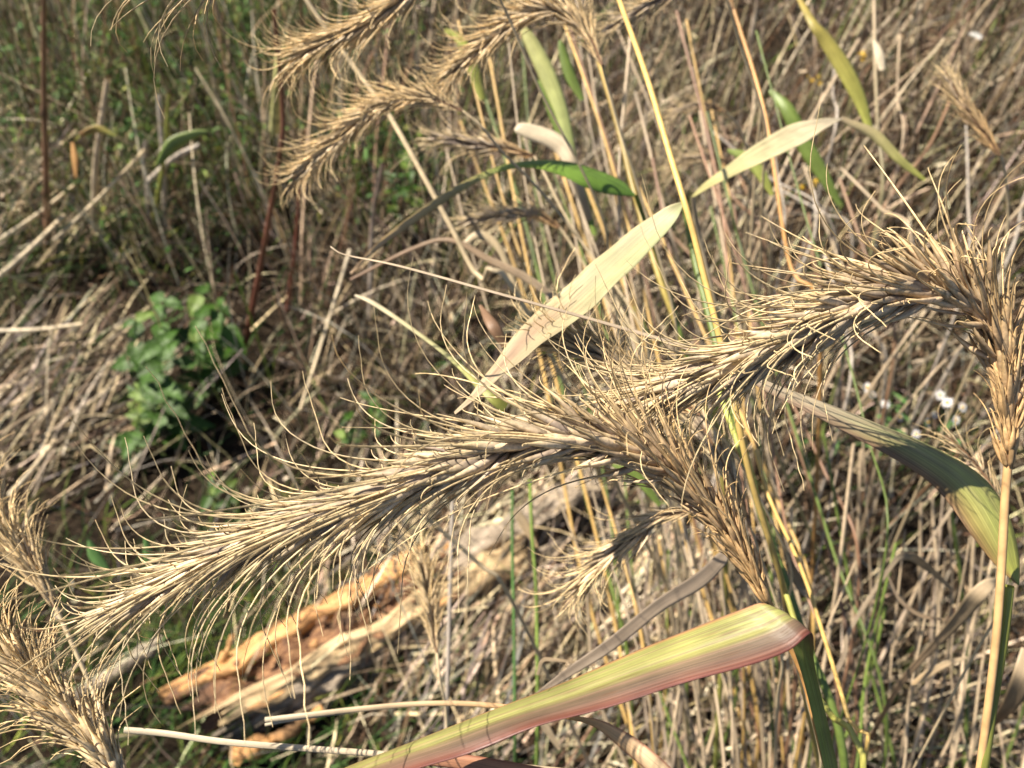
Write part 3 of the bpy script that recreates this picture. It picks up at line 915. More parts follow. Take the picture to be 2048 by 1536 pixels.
def lf(pts, c0, c1, label, group, **k):
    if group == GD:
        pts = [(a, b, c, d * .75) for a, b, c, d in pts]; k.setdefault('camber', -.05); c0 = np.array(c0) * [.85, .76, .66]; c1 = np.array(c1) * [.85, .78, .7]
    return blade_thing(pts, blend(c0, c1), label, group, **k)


GB = 'loose grass leaves among the stems'
GD = 'curled dry leaves at lower right'
lf([(1745, 275, .62, 8), (1720, 200, .62, 24), (1690, 140, .62, 30), (1655, 85, .62, 26), (1625, 45, .62, 16), (1590, -20, .64, 8)], YGREEN * .9, ORANGE * .5 + GREEN * .5, 'yellow-green blade with brown scorched edge hanging near the top right', GB, tilt=.5)
lf([(1680, 410, .75, 10), (1640, 340, .75, 26), (1610, 290, .75, 30), (1575, 220, .75, 26), (1540, 180, .76, 8)], GREEN * .8, GREEN * 1.1, 'dark green blade behind the pale bent blade', GB, tilt=.2)
lf([(1150, 330, .6, 12), (1125, 230, .6, 26), (1095, 150, .6, 34), (1060, 80, .6, 26), (1040, 50, .6, 6)], GREEN * 1.3 + PALE * .2, YGREEN * .8 + PALE * .3, 'wide pale green blade behind the top seed heads', GB, tilt=.2)
lf([(1190, 470, .62, 10), (1150, 330, .62, 16), (1110, 240, .62, 18), (1080, 160, .62, 12)], GREEN * 1.2, GREEN, 'narrow green blade in the middle of the stems', GB, tilt=.2)
lf([(965, 200, .6, 14), (945, 130, .6, 24), (920, 80, .6, 20), (890, 60, .6, 8)], YGREEN * .7, YGREEN, 'short yellow-green blade between the two top heads', GB)
lf([(1165, 200, .6, 10), (1140, 150, .6, 22), (1125, 100, .6, 16), (1120, 80, .6, 5)], GREEN, GREEN * .9, 'short green blade tip below the top right head', GB)
lf([(1765, 140, .7, 10), (1758, 110, .7, 18), (1748, 80, .7, 6)], PALE * 1.1, PALE * 1.1, 'whitish pod-like leaf on a thin stem at upper right', GB)
lf([(1850, 360, .55, 6), (1800, 320, .55, 16), (1750, 270, .55, 20), (1700, 245, .55, 12), (1682, 236, .55, 8)], YGREEN * .9, STRAW * .7, 'yellowish narrow blade running down right from the pale bent blade', GB)
lf([(1545, 390, .6, 8), (1520, 345, .6, 22), (1490, 315, .6, 22), (1455, 300, .6, 6)], YGREEN, GREEN * 1.2 + PALE * .1, 'small green curved blade below the pale bent blade', GB)
lf([(1180, 440, .6, 14), (1150, 350, .58, 22), (1120, 290, .58, 34), (1050, 260, .58, 28), (1030, 262, .58, 8)], TAN, PALE * 1.1, 'cream coloured dry blade curling behind the middle heads', GB)
lf([(1140, 620, .5, 6), (1060, 560, .5, 16), (980, 520, .5, 14), (900, 480, .5, 10), (820, 500, .5, 8), (700, 560, .5, 5)], TAN, BROWN * 1.3, 'long thin brownish blade crossing the middle stems', GB)
lf([(1010, 690, .33, 16), (985, 650, .33, 24), (960, 610, .34, 6)], BROWN * 1.3, BROWN * 1.6, 'small reddish brown curled blade left of the pale leaf', GB)
lf([(1040, 600, .55, 8), (1000, 500, .55, 14), (960, 470, .55, 18), (925, 490, .55, 8)], STRAW, STRAW * .8, 'short curved straw blade in the centre', GB)
lf([(1010, 815, .3, 26), (975, 785, .3, 20), (900, 715, .32, 9), (820, 655, .34, 8), (745, 605, .36, 9), (710, 590, .37, 4)], YGREEN * .8, PALE * .8, 'long straight tan blade slanting up left from behind the big head', GB, tilt=.5)
GD = 'curled dry leaves at lower right'
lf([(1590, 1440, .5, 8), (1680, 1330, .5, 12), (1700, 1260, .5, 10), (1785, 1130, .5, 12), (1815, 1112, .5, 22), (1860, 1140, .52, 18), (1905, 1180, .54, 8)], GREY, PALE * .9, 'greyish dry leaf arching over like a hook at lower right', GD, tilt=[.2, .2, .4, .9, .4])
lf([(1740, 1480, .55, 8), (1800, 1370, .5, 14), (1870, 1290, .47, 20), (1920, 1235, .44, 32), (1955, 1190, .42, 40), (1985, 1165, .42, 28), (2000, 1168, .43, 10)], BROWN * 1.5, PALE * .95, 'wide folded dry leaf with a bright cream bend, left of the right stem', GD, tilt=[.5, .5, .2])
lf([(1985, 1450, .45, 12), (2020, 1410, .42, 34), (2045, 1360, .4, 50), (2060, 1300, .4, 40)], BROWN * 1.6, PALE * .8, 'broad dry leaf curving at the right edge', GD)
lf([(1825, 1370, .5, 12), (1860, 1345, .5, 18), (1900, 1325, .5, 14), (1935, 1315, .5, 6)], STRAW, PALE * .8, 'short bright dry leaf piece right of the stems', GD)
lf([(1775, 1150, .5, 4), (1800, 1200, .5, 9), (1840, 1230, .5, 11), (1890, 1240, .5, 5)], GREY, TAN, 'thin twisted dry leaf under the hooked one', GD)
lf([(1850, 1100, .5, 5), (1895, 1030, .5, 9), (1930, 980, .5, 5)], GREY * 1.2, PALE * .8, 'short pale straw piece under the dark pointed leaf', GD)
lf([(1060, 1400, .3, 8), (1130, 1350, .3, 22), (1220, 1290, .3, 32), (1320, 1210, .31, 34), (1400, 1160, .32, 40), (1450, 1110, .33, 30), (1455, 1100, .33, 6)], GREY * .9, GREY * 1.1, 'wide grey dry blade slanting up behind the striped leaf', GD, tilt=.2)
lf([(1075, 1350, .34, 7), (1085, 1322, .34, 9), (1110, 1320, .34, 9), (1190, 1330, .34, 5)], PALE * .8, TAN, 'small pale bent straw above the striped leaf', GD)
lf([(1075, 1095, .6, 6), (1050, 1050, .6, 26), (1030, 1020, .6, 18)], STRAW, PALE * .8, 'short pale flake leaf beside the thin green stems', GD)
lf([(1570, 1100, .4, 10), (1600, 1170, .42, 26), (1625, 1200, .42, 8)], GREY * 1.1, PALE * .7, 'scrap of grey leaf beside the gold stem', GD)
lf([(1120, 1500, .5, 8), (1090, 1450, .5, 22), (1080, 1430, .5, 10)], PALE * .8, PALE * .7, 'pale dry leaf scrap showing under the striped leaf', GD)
lf([(1320, 1010, .5, 10), (1270, 950, .5, 22), (1225, 930, .5, 6)], GREEN * .9, GREEN * 1.1, 'green blade scrap under the big head', GB)
# leaves at left
lf([(315, 330, .95, 8), (345, 290, .95, 26), (390, 268, .95, 16), (415, 262, .95, 4)], GREEN, GREEN * 1.3 + PALE * .1, 'narrow green leaf on the left yellow-green stem', GB)
lf([(160, 270, .95, 8), (195, 258, .95, 16), (232, 272, .95, 4)], ORANGE * .7, YGREEN * .8, 'small yellowish drooping leaf at left', GB)
lf([(145, 285, .95, 6), (150, 320, .95, 12), (152, 355, .95, 4)], ORANGE, ORANGE * .8, 'small orange hanging leaf at left', GB)
lf([(215, 1140, .6, 10), (190, 1110, .6, 24), (178, 1080, .6, 6)], DGREEN * 1.7, DGREEN * 2, 'bluish green leaf tip behind the left seed head', GB)
lf([(300, 1130, .6, 10), (298, 1110, .6, 20), (290, 1075, .6, 6)], DGREEN * 1.8, DGREEN * 2, 'second bluish green leaf tip behind the awns', GB)

# stems of the clump: a few distinct ones, then the many alike
GS = 'stems of the wild rye clump'
def cst(pts, w, c0, c1, label):
    return stalk(pts, w, c0, c1, label, GS, name='grass_stalk', cat='grass stem', taper=0.8, nodes=(rng.uniform(.3, .7),))


cst([(1720, 1640, .3), (1640, 1400, .32), (1560, 1150, .34), (1500, 960, .36), (1430, 760, .38)], 13, GOLD * .9, YGREEN, 'gold stem passing right of the big head base')
cst([(1720, 1560, .33), (1700, 1450, .33), (1650, 1280, .34), (1600, 1130, .35), (1540, 1000, .36), (1510, 900, .37)], 10, GOLD, GOLD * .9 + GREEN * .2, 'thin orange stem beside the thick green one')
cst([(1690, 1600, .4), (1600, 1250, .4), (1520, 1020, .42), (1470, 830, .45), (1420, 640, .48), (1385, 500, .5), (1370, 410, .5)], 17, GREEN * .7, GREEN * .8, 'dark green stem below the node of the pale leaf')
cst([(1450, 1010, .55), (1370, 700, .55), (1320, 560, .55), (1270, 390, .58), (1235, 250, .6), (1180, 60, .65)], 13, GREEN, ORANGE * .6 + GREEN * .4, 'green stem carrying the curved green leaf')
cst([(1640, 660, .55), (1580, 530, .55), (1530, 230, .57), (1468, 20, .6)], 9, ORANGE, ORANGE * .9, 'orange stem with a small head at the top edge')
cst([(1075, 1450, .6), (1073, 1200, .58), (1065, 1080, .58), (1060, 960, .58)], 9, GREEN, GREEN * 1.2, 'thin upright green stem crossing the log end')
cst([(1030, 1480, .62), (1028, 1250, .62), (1025, 1100, .62), (1025, 980, .62)], 8, DGREEN * 1.4, DGREEN * 1.5, 'darker thin green stem left of the brighter one')
cst([(1040, 600, .5), (960, 560, .5), (900, 450, .5), (790, 250, .5), (745, 185, .5), (640, 40, .5), (600, -20, .5)], 13, STRAW * .8, STRAW * .9, 'long tan stem slanting up left across the upper nodding head')
cst([(1760, 420, .9), (1755, 250, .9), (1750, 120, .9), (1748, -20, .9)], 8, GREEN * .9, TAN, 'thin upright stem of the whitish pod leaf')
cst([(1900, 1480, .6), (1930, 1300, .6), (1990, 1080, .6), (1930, 1000, .6)], 7, TAN, TAN, 'thin tan stem behind the right stem')
cst([(893, 1560, .55), (893, 1440, .55), (898, 1250, .55), (905, 1000, .55)], 11, GREY + RED * .2, GREY, 'pinkish grey stem behind the small upright dry head')
cst([(1020, 1195, .5), (960, 1130, .48), (870, 1050, .46), (830, 1020, .45)], 11, GREY * .8, STRAW, 'grey stick slanting down right from under the big head')
LAND = [(1230, 200, 'the tall yellow stem'), (1100, 160, 'the pale green blade'), (1160, 350, 'the arched green leaf'), (1540, 280, 'the pale bent blade'),
        (1370, 400, 'the pale leaf node'), (1200, 540, 'the pale hanging leaf'), (1850, 560, 'the upper foreground head'), (1460, 330, 'the small blurred heads'), (1820, 1120, 'the hooked grey leaf'),
        (1880, 1210, 'the bright folded dry leaf'), (1990, 1350, 'the thick right stem'), (1590, 1250, 'the fold of the striped leaf'), (1820, 820, 'the white asters'),
        (1500, 1080, 'the base of the big head'), (1700, 170, 'the yellow blade'), (1930, 230, 'the spiky golden head'), (1620, 330, 'the dark green blade'),
        (1770, 110, 'the whitish pod'), (1860, 980, 'the dark pointed leaf'), (1250, 1100, 'the grey drooping head'), (1640, 1450, 'the green leaf sheath'), (1950, 70, 'the white blossom'), (1450, 20, 'the orange stem')]
_used = {}
def single_out(kind, pts, wpx):
    xs, ys = pts[-1][0], pts[-1][1]
    dx = pts[-1][0] - pts[0][0]
    lean = 'leaning left' if dx < -70 else 'leaning right' if dx > 70 else 'nearly upright'
    size = 'thick' if wpx > 8 else 'slender' if wpx > 5.5 else 'hair-thin'
    best = sorted(LAND, key=lambda l: (l[0] - xs) ** 2 + (l[1] - ys) ** 2)
    for l in best[:9]:
        rel = ('left of' if xs < l[0] else 'right of') if abs(xs - l[0]) > abs(ys - l[1]) else ('above' if ys < l[1] else 'below')
        lab = f'{size} {kind} {lean}, tip {rel} {l[2]}'
        if lab not in _used:
            _used[lab] = 1
            return lab
    return lab
CN = ['gold', 'tan', 'green', 'reddish']
for k in range(36):
    xb = 1180 + 600 * rng.random(); xt = xb - 150 - rng.uniform(0, 260)
    d0 = rng.uniform(.45, .85)
    yb = rng.uniform(1150, 1650); yt = rng.uniform(-60, 420)
    ci = rng.choice(4, p=[.25, .42, .2, .13])
    c = [GOLD * .85, TAN, GREEN * .9, BROWN * 1.3 + RED * .12][ci]
    pts = [(xb, yb, d0), (xb * .7 + xt * .3 + rng.normal() * 26, yb * .7 + yt * .3, d0 + .04), (xb * .3 + xt * .7 + rng.normal() * 26, yb * .3 + yt * .7, d0 + .1), (xt, yt, d0 + .15)]
    wp = rng.uniform(4, 8.5)
    stalk(pts, wp, c * .9, c * rng.uniform(.7, 1.1), single_out(CN[ci] + ' stem', pts, wp), GS, name='grass_stalk', cat='grass stem', nodes=(rng.uniform(.4, .6), rng.uniform(.7, .9)))
CN = ['tan', 'grey', 'green']
for k in range(64):
    xb = rng.uniform(1280, 2080); d0 = rng.uniform(.55, .88)
    yb = 1600; yt = rng.uniform(850, 1250)
    xt = xb + (xb - 1200) * 0.12 + rng.normal() * 95
    ci = rng.choice(3, p=[.55, .3, .15])
    c = np.array([TAN, GREY * [1.1, 1, .9], GREEN * .8][ci]) * rng.uniform(.6, 1.3)
    pts = [(xb, yb, d0), ((xb + xt) / 2 + rng.normal() * 26, (yb + yt) / 2, d0 - .02), (xt, yt, d0 - .05)]
    wp = rng.uniform(3.5, 10)
    stalk(pts, wp, c, c, single_out(CN[ci] + ' stem', pts, wp), 'upright stems in the standing grass', name='upright_stalk', cat='grass stem', nodes=(rng.uniform(.5, .9),))
for k in range(30):
    xb = rng.uniform(1450, 2080); yb = rng.uniform(250, 900); an = rng.uniform(-1.0, 1.0); l = rng.uniform(150, 420)
    d0 = rng.uniform(.8, 1.1)
    pts = [(xb, yb, d0), (xb + math.sin(an) * l / 2 + rng.normal() * 10, yb - math.cos(an) * l / 2, d0 + .04), (xb + math.sin(an) * l, yb - math.cos(an) * l, d0 + .08)]
    wp = rng.uniform(4, 8.5)
    c = [GREY * 1.1, TAN, BROWN * 1.3][k % 3]
    stalk(pts, wp, c, c, single_out(['greyish', 'tan', 'brown'][k % 3] + ' dry stem', pts, wp), 'dry stems leaning over the litter', name='leaning_stalk', cat='grass stem')

# ================================================================ background rye heads
def bg_rye(label, head_pts, stem_pts, nodes=18, scale=1.0, stemw=9, cs=(STRAW * .9, STRAW), per=3, nfl=2, awn=0.026, body=0.0115, **kw):
    for a_, b_ in (('spread', .55), ('curl', .15), ('awned', .55), ('bend', (1.2, .5))): kw.setdefault(a_, b_)
    hp = px_path(head_pts)
    lowest = P(*stem_pts[-1])
    nx = P(*stem_pts[-2]) if len(stem_pts) > 1 else P(*head_pts[0])
    foot = ground_foot(lowest, nx)
    root = rye(label, foot)
    sp = [tuple(p) for p in stem_pts[::-1]] + [head_pts[0]]
    d = head_pts[0][2]
    stem_part(root, sp, stemw * d / FPX / 2, stemw * 0.6 * d / FPX / 2, cs[0], cs[1], base=foot)
    make_head(root, hp, nodes=nodes, scale=scale, per=per, nfl=nfl, sides=4, awn_seg=7, awn=awn, body=body, **kw)
    return root


bg_rye('dry rye plant whose feathery head nods left over the dark stalk, upper centre', [(925, 222, .42), (880, 203, .42), (820, 198, .42), (760, 215, .42), (690, 265, .42), (635, 315, .42), (600, 345, .42)],
       [(960, 250, .42), (1010, 310, .43), (1070, 370, .44), (1160, 480, .45), (1280, 650, .45)], nodes=32, per=4, nfl=3, scale=.92, tone=.95, arad=.00028, brad=.0009)
bg_rye('blurred rye plant with a short head just right of the upper nodding head', [(1068, 312, .55), (1020, 300, .55), (960, 290, .55), (900, 280, .55), (870, 276, .55)],
       [(1090, 350, .55), (1130, 430, .55), (1210, 560, .55), (1280, 700, .55)], nodes=20, scale=1.1, arad=.00028)
bg_rye('blurred rye plant with a short tan head under the curved green leaf', [(1120, 455, .58), (1080, 432, .58), (1030, 428, .58), (970, 436, .58), (935, 445, .58)],
       [(1150, 500, .58), (1200, 580, .58), (1290, 720, .58)], nodes=20, scale=1.1, arad=.00028)
bg_rye('rye plant with a dark dry head entering at the top edge, left of centre', [(900, -70, .38), (830, -20, .38), (760, 30, .38), (700, 62, .38), (640, 90, .38), (600, 115, .38)],
       [(960, -60, .38), (1010, 20, .4), (1080, 180, .42), (1200, 420, .45)], nodes=30, per=4, nfl=3, scale=1.0, tone=.85, arad=.00028)
bg_rye('rye plant with a grey-centred head arching left at the top, right of centre', [(1205, 130, .42), (1175, 70, .42), (1120, 25, .42), (1050, 35, .42), (990, 75, .42), (940, 115, .42), (905, 145, .42)],
       [(1215, 170, .43), (1240, 260, .44), (1290, 420, .46), (1350, 640, .48)], nodes=30, per=4, nfl=3, scale=1.0, tone=.8, arad=.00028)
bg_rye('small blurred rye plant with a nodding head in the top edge beside the orange stem', [(1420, -50, .5), (1360, -20, .5), (1290, 15, .5), (1240, 45, .5), (1215, 60, .5)],
       [(1450, -10, .5), (1480, 90, .52), (1530, 250, .55)], nodes=18, scale=1.0)
bg_rye('rye plant with an upright spiky golden head by the right edge, upper right', [(2000, 310, .52), (1975, 275, .52), (1945, 235, .52), (1920, 195, .52), (1905, 170, .52)],
       [(2010, 350, .53), (2015, 450, .55), (1990, 620, .58)], nodes=20, per=4, nfl=3, scale=0.9, awn=0.018, bend=(.25, .3), base_gold=0.9, body=.013)
bg_rye('tiny blurred rye plant left of the pale bent blade, upper one', [(1450, 222, .8), (1420, 212, .8), (1380, 215, .8), (1340, 235, .8)], [(1480, 260, .82), (1500, 330, .85)], nodes=12, scale=1.0)
bg_rye('tiny blurred rye plant left of the pale bent blade, lower one', [(1470, 335, .78), (1430, 318, .78), (1380, 320, .78), (1340, 335, .78)], [(1500, 370, .8), (1540, 450, .82)], nodes=14, scale=1.1)
bg_rye('rye plant with a dark shaded head lying behind the upper foreground head', [(1400, 830, .3), (1330, 790, .3), (1260, 745, .3), (1200, 715, .3), (1140, 690, .3), (1100, 685, .3)],
       [(1440, 870, .31), (1500, 960, .33), (1580, 1130, .36)], nodes=26, per=4, nfl=3, scale=.95, tone=.3)
bg_rye('rye plant with a grey drooping head in shade below the big golden head', [(1385, 1020, .33), (1335, 1030, .33), (1290, 1060, .33), (1240, 1095, .33), (1200, 1130, .33), (1170, 1165, .33)],
       [(1420, 1040, .33), (1470, 1110, .34), (1560, 1300, .36)], nodes=18, per=3, nfl=3, scale=.9, tone=.7, arad=.00024)
bg_rye('thin pale rye plant with a straight sparse head right of the big head base', [(1500, 1050, .36), (1465, 960, .36), (1430, 895, .36), (1395, 840, .36)],
       [(1520, 1110, .36), (1570, 1260, .37), (1640, 1500, .38)], nodes=16, per=2, nfl=2, scale=1.0, spread=.55, tone=.1, arad=.00024)
bg_rye('thin rye plant with a sparse small head left of the right stem', [(2005, 1010, .32), (1965, 945, .32), (1925, 900, .32), (1890, 870, .32)],
       [(2010, 1050, .32), (2005, 1200, .33)], nodes=10, per=2, nfl=2, scale=.7, spread=.55, tone=.8, arad=.00024)
bg_rye('rye plant with a full pale head pointing up left in the bottom left corner', [(245, 1560, .25), (200, 1500, .25), (140, 1440, .25), (70, 1370, .25), (0, 1310, .25), (-60, 1265, .25)],
       [(275, 1640, .26), (330, 1800, .3)], nodes=30, per=5, nfl=3, scale=1.0, base_gold=.0, awn=.026, bend=(1.1, .5), stemw=16, tone=.9, brad=.0013, arad=.00028)
bg_rye('rye plant with a small pale head on a thin orange stem at the left edge', [(112, 1215, .32), (80, 1160, .32), (40, 1110, .32), (0, 1070, .32), (-40, 1040, .32)],
       [(150, 1300, .32), (190, 1390, .32), (225, 1490, .31), (250, 1570, .31), (300, 1800, .33)], nodes=22, per=5, nfl=3, scale=1.0, stemw=15, cs=(ORANGE, STRAW), tone=.7, brad=.0012, arad=.00028)
bg_rye('short upright rye plant with a small bleached head in front of the log', [(874, 1305, .42), (868, 1260, .42), (862, 1210, .42), (850, 1160, .42), (842, 1120, .42)],
       [(880, 1360, .42), (892, 1420, .43), (896, 1540, .45)], nodes=18, per=4, nfl=3, scale=.85, stemw=10, bend=(.9, .5), spread=.6, tone=.95, arad=.00028)
bg_rye('rye plant above the top left edge with only its long awns hanging into view', [(560, -130, .24), (500, -100, .24), (440, -80, .24), (380, -70, .24), (330, -60, .24)],
       [(640, -80, .25), (760, 60, .5), (830, 300, .6)], nodes=16, per=3, nfl=2, scale=1.0, awn=.035)
bg_rye('small head of a rye plant at the top edge on the orange stem', [(1468, 20, .6), (1460, 0, .6), (1445, -40, .6)], [(1490, 90, .6), (1520, 200, .6)], nodes=7, per=2, nfl=2, scale=.9, base_gold=.9)

# ================================================================ foreground plants
# --- plant 3: node stem with the pale leaf
q_ = G(1700, 1900); f3 = foot_at(q_[0], q_[1])
p3 = rye('tall rye stem with a pale green blade hanging from its dark node, centre', f3, name='wild_rye_plant')
stem_part(p3, [(1560, 1150, .33), (1500, 950, .31), (1450, 720, .3), (1410, 560, .3), (1385, 460, .3), (1368, 402, .3), (1340, 310, .31), (1292, 150, .33), (1235, -10, .36), (1190, -150, .4)], 0.0015, 0.0011,
          GREEN * .9, GOLD * 1.05, base=f3, nodes=(0.655,))
def pale_leaf(s, t):
    c = ramp(t, [(0, (.30, .32, .16)), (.35, (.36, .36, .19)), (.6, (.38, .32, .19)), (1, (.5, .41, .28))])
    pink = np.clip(np.exp(-((s - .3) / .16) ** 2) * 1.0 + np.sin(s * 40) * .15 + 0.35 * np.sin(11 * t + 4 * s), 0, 1)[..., None] * np.clip(.25 + .8 * t, 0, 1)[..., None]
    c = c * (1 - .7 * pink) + np.array([.30, .17, .12]) * .7 * pink
    e = np.clip(1 - s / .12, 0, 1)[..., None]
    return c * (1 - e * .6) + np.array([.62, .5, .3]) * e * .6
A3 = [(1366, 403, .30), (1330, 415, .30), (1270, 455, .298), (1190, 520, .293), (1110, 592, .288), (1050, 645, .284), (985, 730, .278), (940, 790, .272), (908, 824, .268)]
B3 = [(1367, 408, .30), (1352, 440, .304), (1310, 490, .306), (1240, 560, .305), (1165, 632, .302), (1110, 668, .296), (1040, 722, .288), (965, 785, .277), (911, 828, .269)]
A3, B3 = swapd(A3, B3)
leaf_sheet(px_path(A3), px_path(B3), pale_leaf, 'leaf_blade', M_LEAF, p3, camber=-.10, ripple=.03)

# --- bent pale blade and green curved blade (further back)
fb = foot_at(0.42, 0.35)
pb = rye('grass plant with a bent tan blade pointing up right from behind the node', fb, name='wild_rye_plant')
stem_part(pb, [(1440, 640, .5), (1400, 480, .48), (1385, 392, .46)], 0.0016, 0.0012, GREEN, TAN, base=fb)
AB = [(1383, 392, .46), (1410, 365, .46), (1450, 335, .46), (1510, 290, .47), (1580, 250, .48), (1640, 238, .49), (1684, 236, .5)]
BB = [(1385, 396, .46), (1425, 372, .47), (1475, 348, .475), (1540, 318, .48), (1610, 285, .49), (1650, 258, .495), (1685, 238, .5)]
AB, BB = swapd(AB, BB)
leaf_sheet(px_path(AB), px_path(BB), blend(YGREEN * .6 + TAN * .5, PALE * .85), 'leaf_blade', M_LEAF, pb, camber=.1)
fg_ = foot_at(0.36, 0.5)
pg = rye('grass plant whose bright green leaf arches left into a brown thin tip', fg_, name='wild_rye_plant')
stem_part(pg, [(1400, 800, .52), (1330, 560, .5), (1272, 392, .46)], 0.0016, 0.0012, GREEN, GREEN, base=fg_)
AG = [(1270, 388, .46), (1245, 362, .455), (1190, 338, .45), (1130, 322, .45), (1060, 321, .45), (990, 335, .45), (910, 372, .45), (830, 425, .45), (755, 485, .45), (700, 545, .45)]
BG = [(1270, 393, .46), (1215, 388, .465), (1165, 372, .465), (1120, 350, .46), (1055, 335, .455), (990, 347, .455), (915, 388, .455), (838, 440, .455), (760, 495, .455), (702, 549, .45)]
AG, BG = swapd(AG, BG)
leaf_sheet(px_path(AG), px_path(BG), lambda s, t: ramp(t, [(0, (.09, .17, .03)), (.25, (.16, .27, .04)), (.42, (.26, .32, .06)), (.55, (.32, .27, .1)), (1, (.38, .24, .12))]) * (1 - .25 * np.exp(-((s - .5) / .08) ** 2))[..., None],
           'leaf_blade', M_LEAF, pg, camber=.15)

# --- plant 2: upper foreground head, long leaf, right stem
q_ = G(1890, 2300); f2 = foot_at(q_[0], q_[1])
p2 = rye('rye plant with the arching golden head at right, its stem down the right edge', f2, name='wild_rye_plant')
stem_part(p2, [(1945, 1640, .27), (1965, 1500, .26), (1990, 1300, .25), (2002, 1150, .245), (2010, 1000, .242), (2016, 930, .24)], 0.0014, 0.0012, GOLD * .7 + TAN * .4, ORANGE * .7 + STRAW * .3, base=f2)
stem_part(p2, [(1945, 1640, .272), (1965, 1540, .262), (1985, 1400, .257), (2005, 1280, .252), (2017, 1172, .25)], 0.0026, 0.0016, YGREEN * .8, YGREEN * .85, name='leaf_sheath', base=f2, sides=10, mat=M_LEAF)
H2 = [(2018, 940, .24), (2016, 840, .238), (2008, 740, .236), (1975, 650, .234), (1905, 598, .232), (1820, 590, .23), (1730, 612, .228), (1630, 655, .227), (1530, 700, .226), (1430, 742, .226), (1330, 782, .226), (1260, 815, .226)]
make_head(p2, px_path(H2), nodes=38, per=6, nfl=3, sides=6, body=.0148, awn=.050, bend=(1.55, .6), spread=.60, curl=.17, awned=.45, base_gold=.5, brad=.0014, arad=.00025, taper=True, awn_seg=13)
def long_leaf(s, t):
    c = ramp(t, [(0, (.38, .40, .08)), (.08, (.38, .40, .11)), (.22, (.29, .30, .12)), (.33, (.42, .36, .24)), (.5, (.56, .45, .33)), (1, (.5, .4, .27))])
    n1 = np.sin(23 * s + 5 * np.sin(9 * t)) * .5 + .5
    red = np.clip((s - .72) / .28, 0, 1)[..., None] * np.clip(1.2 - t * 1.6, .2, 1)[..., None]
    c = c * (1 - .75 * red) + np.array([.2, .07, .05]) * .75 * red
    pur = (np.clip(n1 - .45, 0, 1) * np.exp(-((t - .22) / .15) ** 2))[..., None]
    c = c * (1 - .7 * pur) + np.array([.2, .1, .1]) * .7 * pur
    e = np.clip(1 - s / .05, 0, 1)[..., None]
    return c * (1 - e * .6) + np.array([.32, .12, .06]) * e * .6
A2 = [(2039, 1168, .252), (2038, 1110, .25), (2022, 1040, .247), (1985, 975, .246), (1930, 930, .246), (1850, 888, .246), (1760, 850, .246), (1640, 803, .246), (1560, 772, .247), (1485, 742, .247), (1370, 690, .248), (1200, 640, .25), (1000, 585, .252), (800, 530, .256), (690, 508, .26), (662, 492, .262)]
B2 = [(2036, 1170, .252), (1988, 1126, .258), (1944, 1068, .262), (1900, 1008, .264), (1852, 960, .263), (1764, 902, .26), (1695, 866, .257), (1590, 812, .254), (1530, 781, .252), (1480, 750, .251), (1368, 698, .25), (1200, 646, .251), (1000, 590, .253), (800, 534, .257), (690, 511, .26), (660, 494, .262)]
A2, B2 = swapd(A2, B2)
dz2 = [0, .004, .009, .014, .017, .018, .018, .018, .017, .016, .012, .006, 0, 0, 0, 0]
A2 = [(a[0], a[1], a[2] + z) for a, z in zip(A2, dz2)]; B2 = [(a[0], a[1], a[2] + z) for a, z in zip(B2, dz2)]
leaf_sheet(px_path(A2), px_path(B2), long_leaf, 'leaf_blade', M_LEAF, p2, nl=140, nw=14, camber=.14, ripple=.02)

# --- plant 1: the big head across the middle with the striped leaf
q_ = G(1800, 2350); f1 = foot_at(q_[0], q_[1])
p1 = rye('rye plant with the largest bearded head across the middle and a striped folded leaf', f1, name='wild_rye_plant')
stem_part(p1, [(1700, 1700, .25), (1655, 1536, .232), (1610, 1360, .226), (1570, 1270, .222), (1535, 1205, .218)], 0.0013, 0.0011, TAN, ORANGE, base=f1)
H1 = [(1538, 1210, .218), (1490, 1120, .217), (1425, 1030, .215), (1350, 950, .213), (1270, 905, .211), (1170, 885, .21), (1060, 892, .209), (940, 925, .208), (820, 968, .207), (700, 1010, .206), (580, 1055, .206), (460, 1105, .206), (370, 1150, .206), (290, 1190, .206), (225, 1225, .206)]
make_head(p1, px_path(H1), nodes=44, per=6, nfl=3, sides=6, body=.0135, awn=.052, bend=(1.55, .6), spread=.62, curl=.17, awned=.44, base_gold=.36, brad=.00125, arad=.00024, taper=True, awn_seg=13)

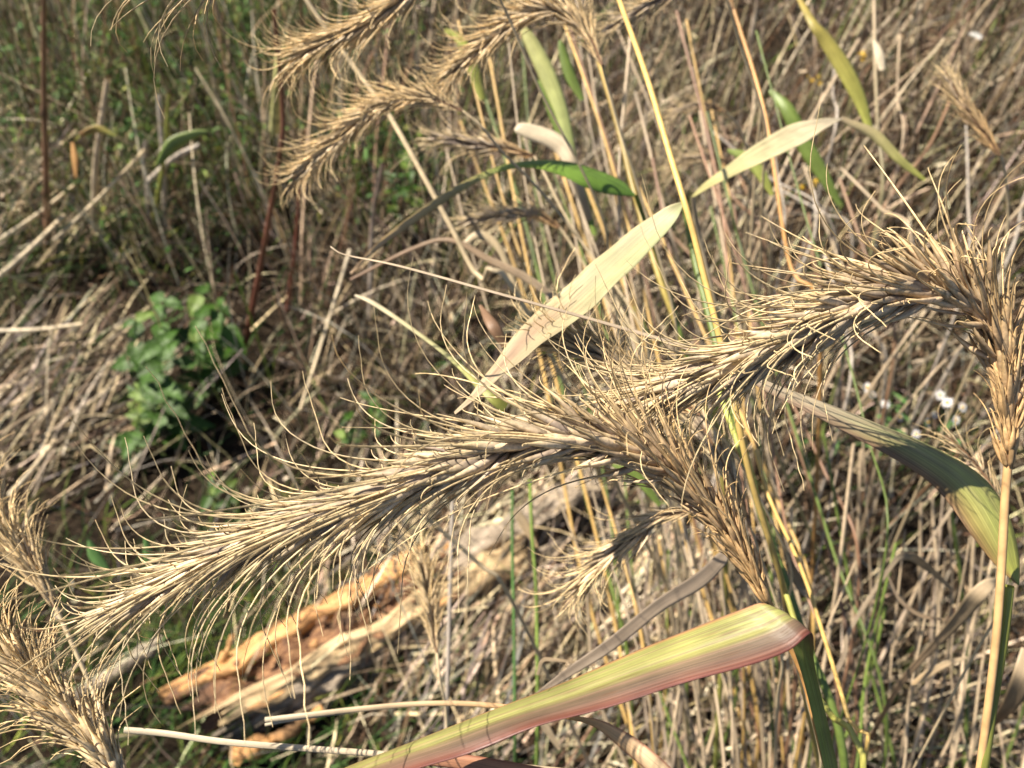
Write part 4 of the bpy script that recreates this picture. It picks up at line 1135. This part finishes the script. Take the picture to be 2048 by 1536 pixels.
_spots = [(rng.uniform(.04, .96), rng.uniform(.3, 1)) for _ in range(34)]
def striped(s, t):
    # t: 0 sheath .. 1 far end at lower left ; s: 0 upper edge .. 1 lower edge
    c = ramp(s, [(0, (.30, .13, .06)), (.03, (.40, .24, .09)), (.09, (.27, .27, .09)), (.3, (.30, .30, .10)), (.55, (.27, .26, .09)), (.66, (.17, .125, .075)), (.82, (.125, .08, .055)), (.94, (.16, .06, .04)), (1, (.15, .05, .04))])
    k = np.clip((t - .75) / .25, 0, 1)[..., None]
    c = c * (1 - k * .55) + ramp(s, [(0, (.45, .2, .08)), (.35, (.4, .27, .09)), (.55, (.25, .10, .07)), (1, (.2, .07, .06))]) * k * .55
    g = np.clip(1 - (t - .02) / .33, 0, 1)[..., None]                 # greener near the sheath
    c2 = ramp(s, [(0, (.30, .18, .07)), (.05, (.29, .31, .09)), (.45, (.31, .33, .1)), (.6, (.24, .17, .11)), (.8, (.27, .26, .1)), (1, (.30, .29, .08))])
    c = c * (1 - g) + c2 * g
    ub = np.clip(.36 - t, 0, .05)[..., None] * 20
    c = c * (1 - ub * .6) + np.array([.30, .38, .08]) * ub * .6  # leaf base below the fold painted lighter, offsetting the blade's shadow there
    st = np.clip(np.sin(70 * s + 2.5 * np.sin(6 * t)) + np.sin(29 * s + 3 * t) + .6 * np.sin(143 * s + 9 * t) - .5, 0, 1)[..., None] * .45
    bl = sum(np.exp(-(((s - a_) / .018) ** 2 + ((t - b_) / .012) ** 2)) for a_, b_ in _spots)[..., None].clip(0, 1) * .6
    c = c * (1 - bl) + np.array([.13, .06, .03]) * bl
    return c * (1 - st) + np.array([.26, .15, .11]) * st
xyA = [(1668, 1640), (1640, 1500), (1612, 1380), (1588, 1300), (1562, 1248), (1532, 1207), (1475, 1221), (1348, 1271), (1220, 1325), (1078, 1383), (942, 1438), (805, 1489), (690, 1536), (560, 1600), (400, 1690)]
xyB = [(1698, 1640), (1668, 1500), (1640, 1380), (1628, 1320), (1628, 1292), (1621, 1266), (1578, 1300), (1485, 1334), (1348, 1372), (1200, 1418), (1070, 1455), (942, 1503), (805, 1548), (640, 1620), (430, 1740)]
dd1 = [.236, .226, .216, .208, .200, .1925, .1932, .1945, .195, .195, .195, .194, .193, .192, .19]
dt1 = [0, 0, 0, 0, .001, .003, .005, .007, .007, .007, .007, .006, .006, .006, .005]
A1 = [(a[0], a[1], d + e_) for a, d, e_ in zip(xyA, dd1, dt1)]
B1 = [(a[0], a[1], d - e_) for a, d, e_ in zip(xyB, dd1, dt1)]
leaf_sheet(px_path(A1), px_path(B1), striped, 'leaf_blade', M_LEAF, p1, nl=190, nw=44, camber=.07, ripple=.02)

# --- loose dry blades along the bottom edge
def folded_straw(pts, label, c0, c1, wpx=11, gap=8, name='dry_folded_leaf'):
    A, B = ribbon_edges([(*p, wpx * .8) for p in pts], 0.25)
    o = leaf_sheet(A, B, blend(c0, c1), name, M_LEAF, None, nl=60, nw=7, camber=.2)
    return tag(o, label, 'dry blade', 'loose dry blades along the bottom edge')
folded_straw([(248, 1460, .25), (330, 1467, .25), (450, 1484, .245), (600, 1496, .24), (760, 1508, .23), (900, 1520, .22), (1150, 1545, .22)], 'straight bleached folded straw blade in the bottom left', PALE, TAN, 15)
folded_straw([(530, 1440, .3), (600, 1432, .3), (720, 1418, .3), (840, 1408, .3), (940, 1408, .29), (1060, 1420, .28), (1160, 1438, .27)], 'upper long dry blade passing behind the striped leaf', PALE * .9, ORANGE, 13)
folded_straw([(530, 1450, .302), (600, 1437, .302), (700, 1424, .302)], 'short twin tip under the upper long dry blade', PALE * .9, GREY, 7)
blade_thing([(1150, 1436, .27, 6), (1200, 1450, .27, 18), (1260, 1490, .265, 34), (1320, 1540, .26, 36), (1400, 1620, .26, 30)], blend(ORANGE, PALE * .9, RED), 'orange edged dry blade curving down under the striped leaf', 'loose dry blades along the bottom edge', name='dry_folded_leaf', cat='dry blade')
blade_thing([(760, 1520, .21, 10), (900, 1522, .21, 26), (1000, 1540, .21, 36), (1150, 1565, .21, 30), (1350, 1600, .22, 20)], blend(RED * 1.2 + TAN * .4, ORANGE, RED), 'reddish dry blade skimming the bottom edge below the striped leaf', 'loose dry blades along the bottom edge', name='dry_folded_leaf', cat='dry blade')
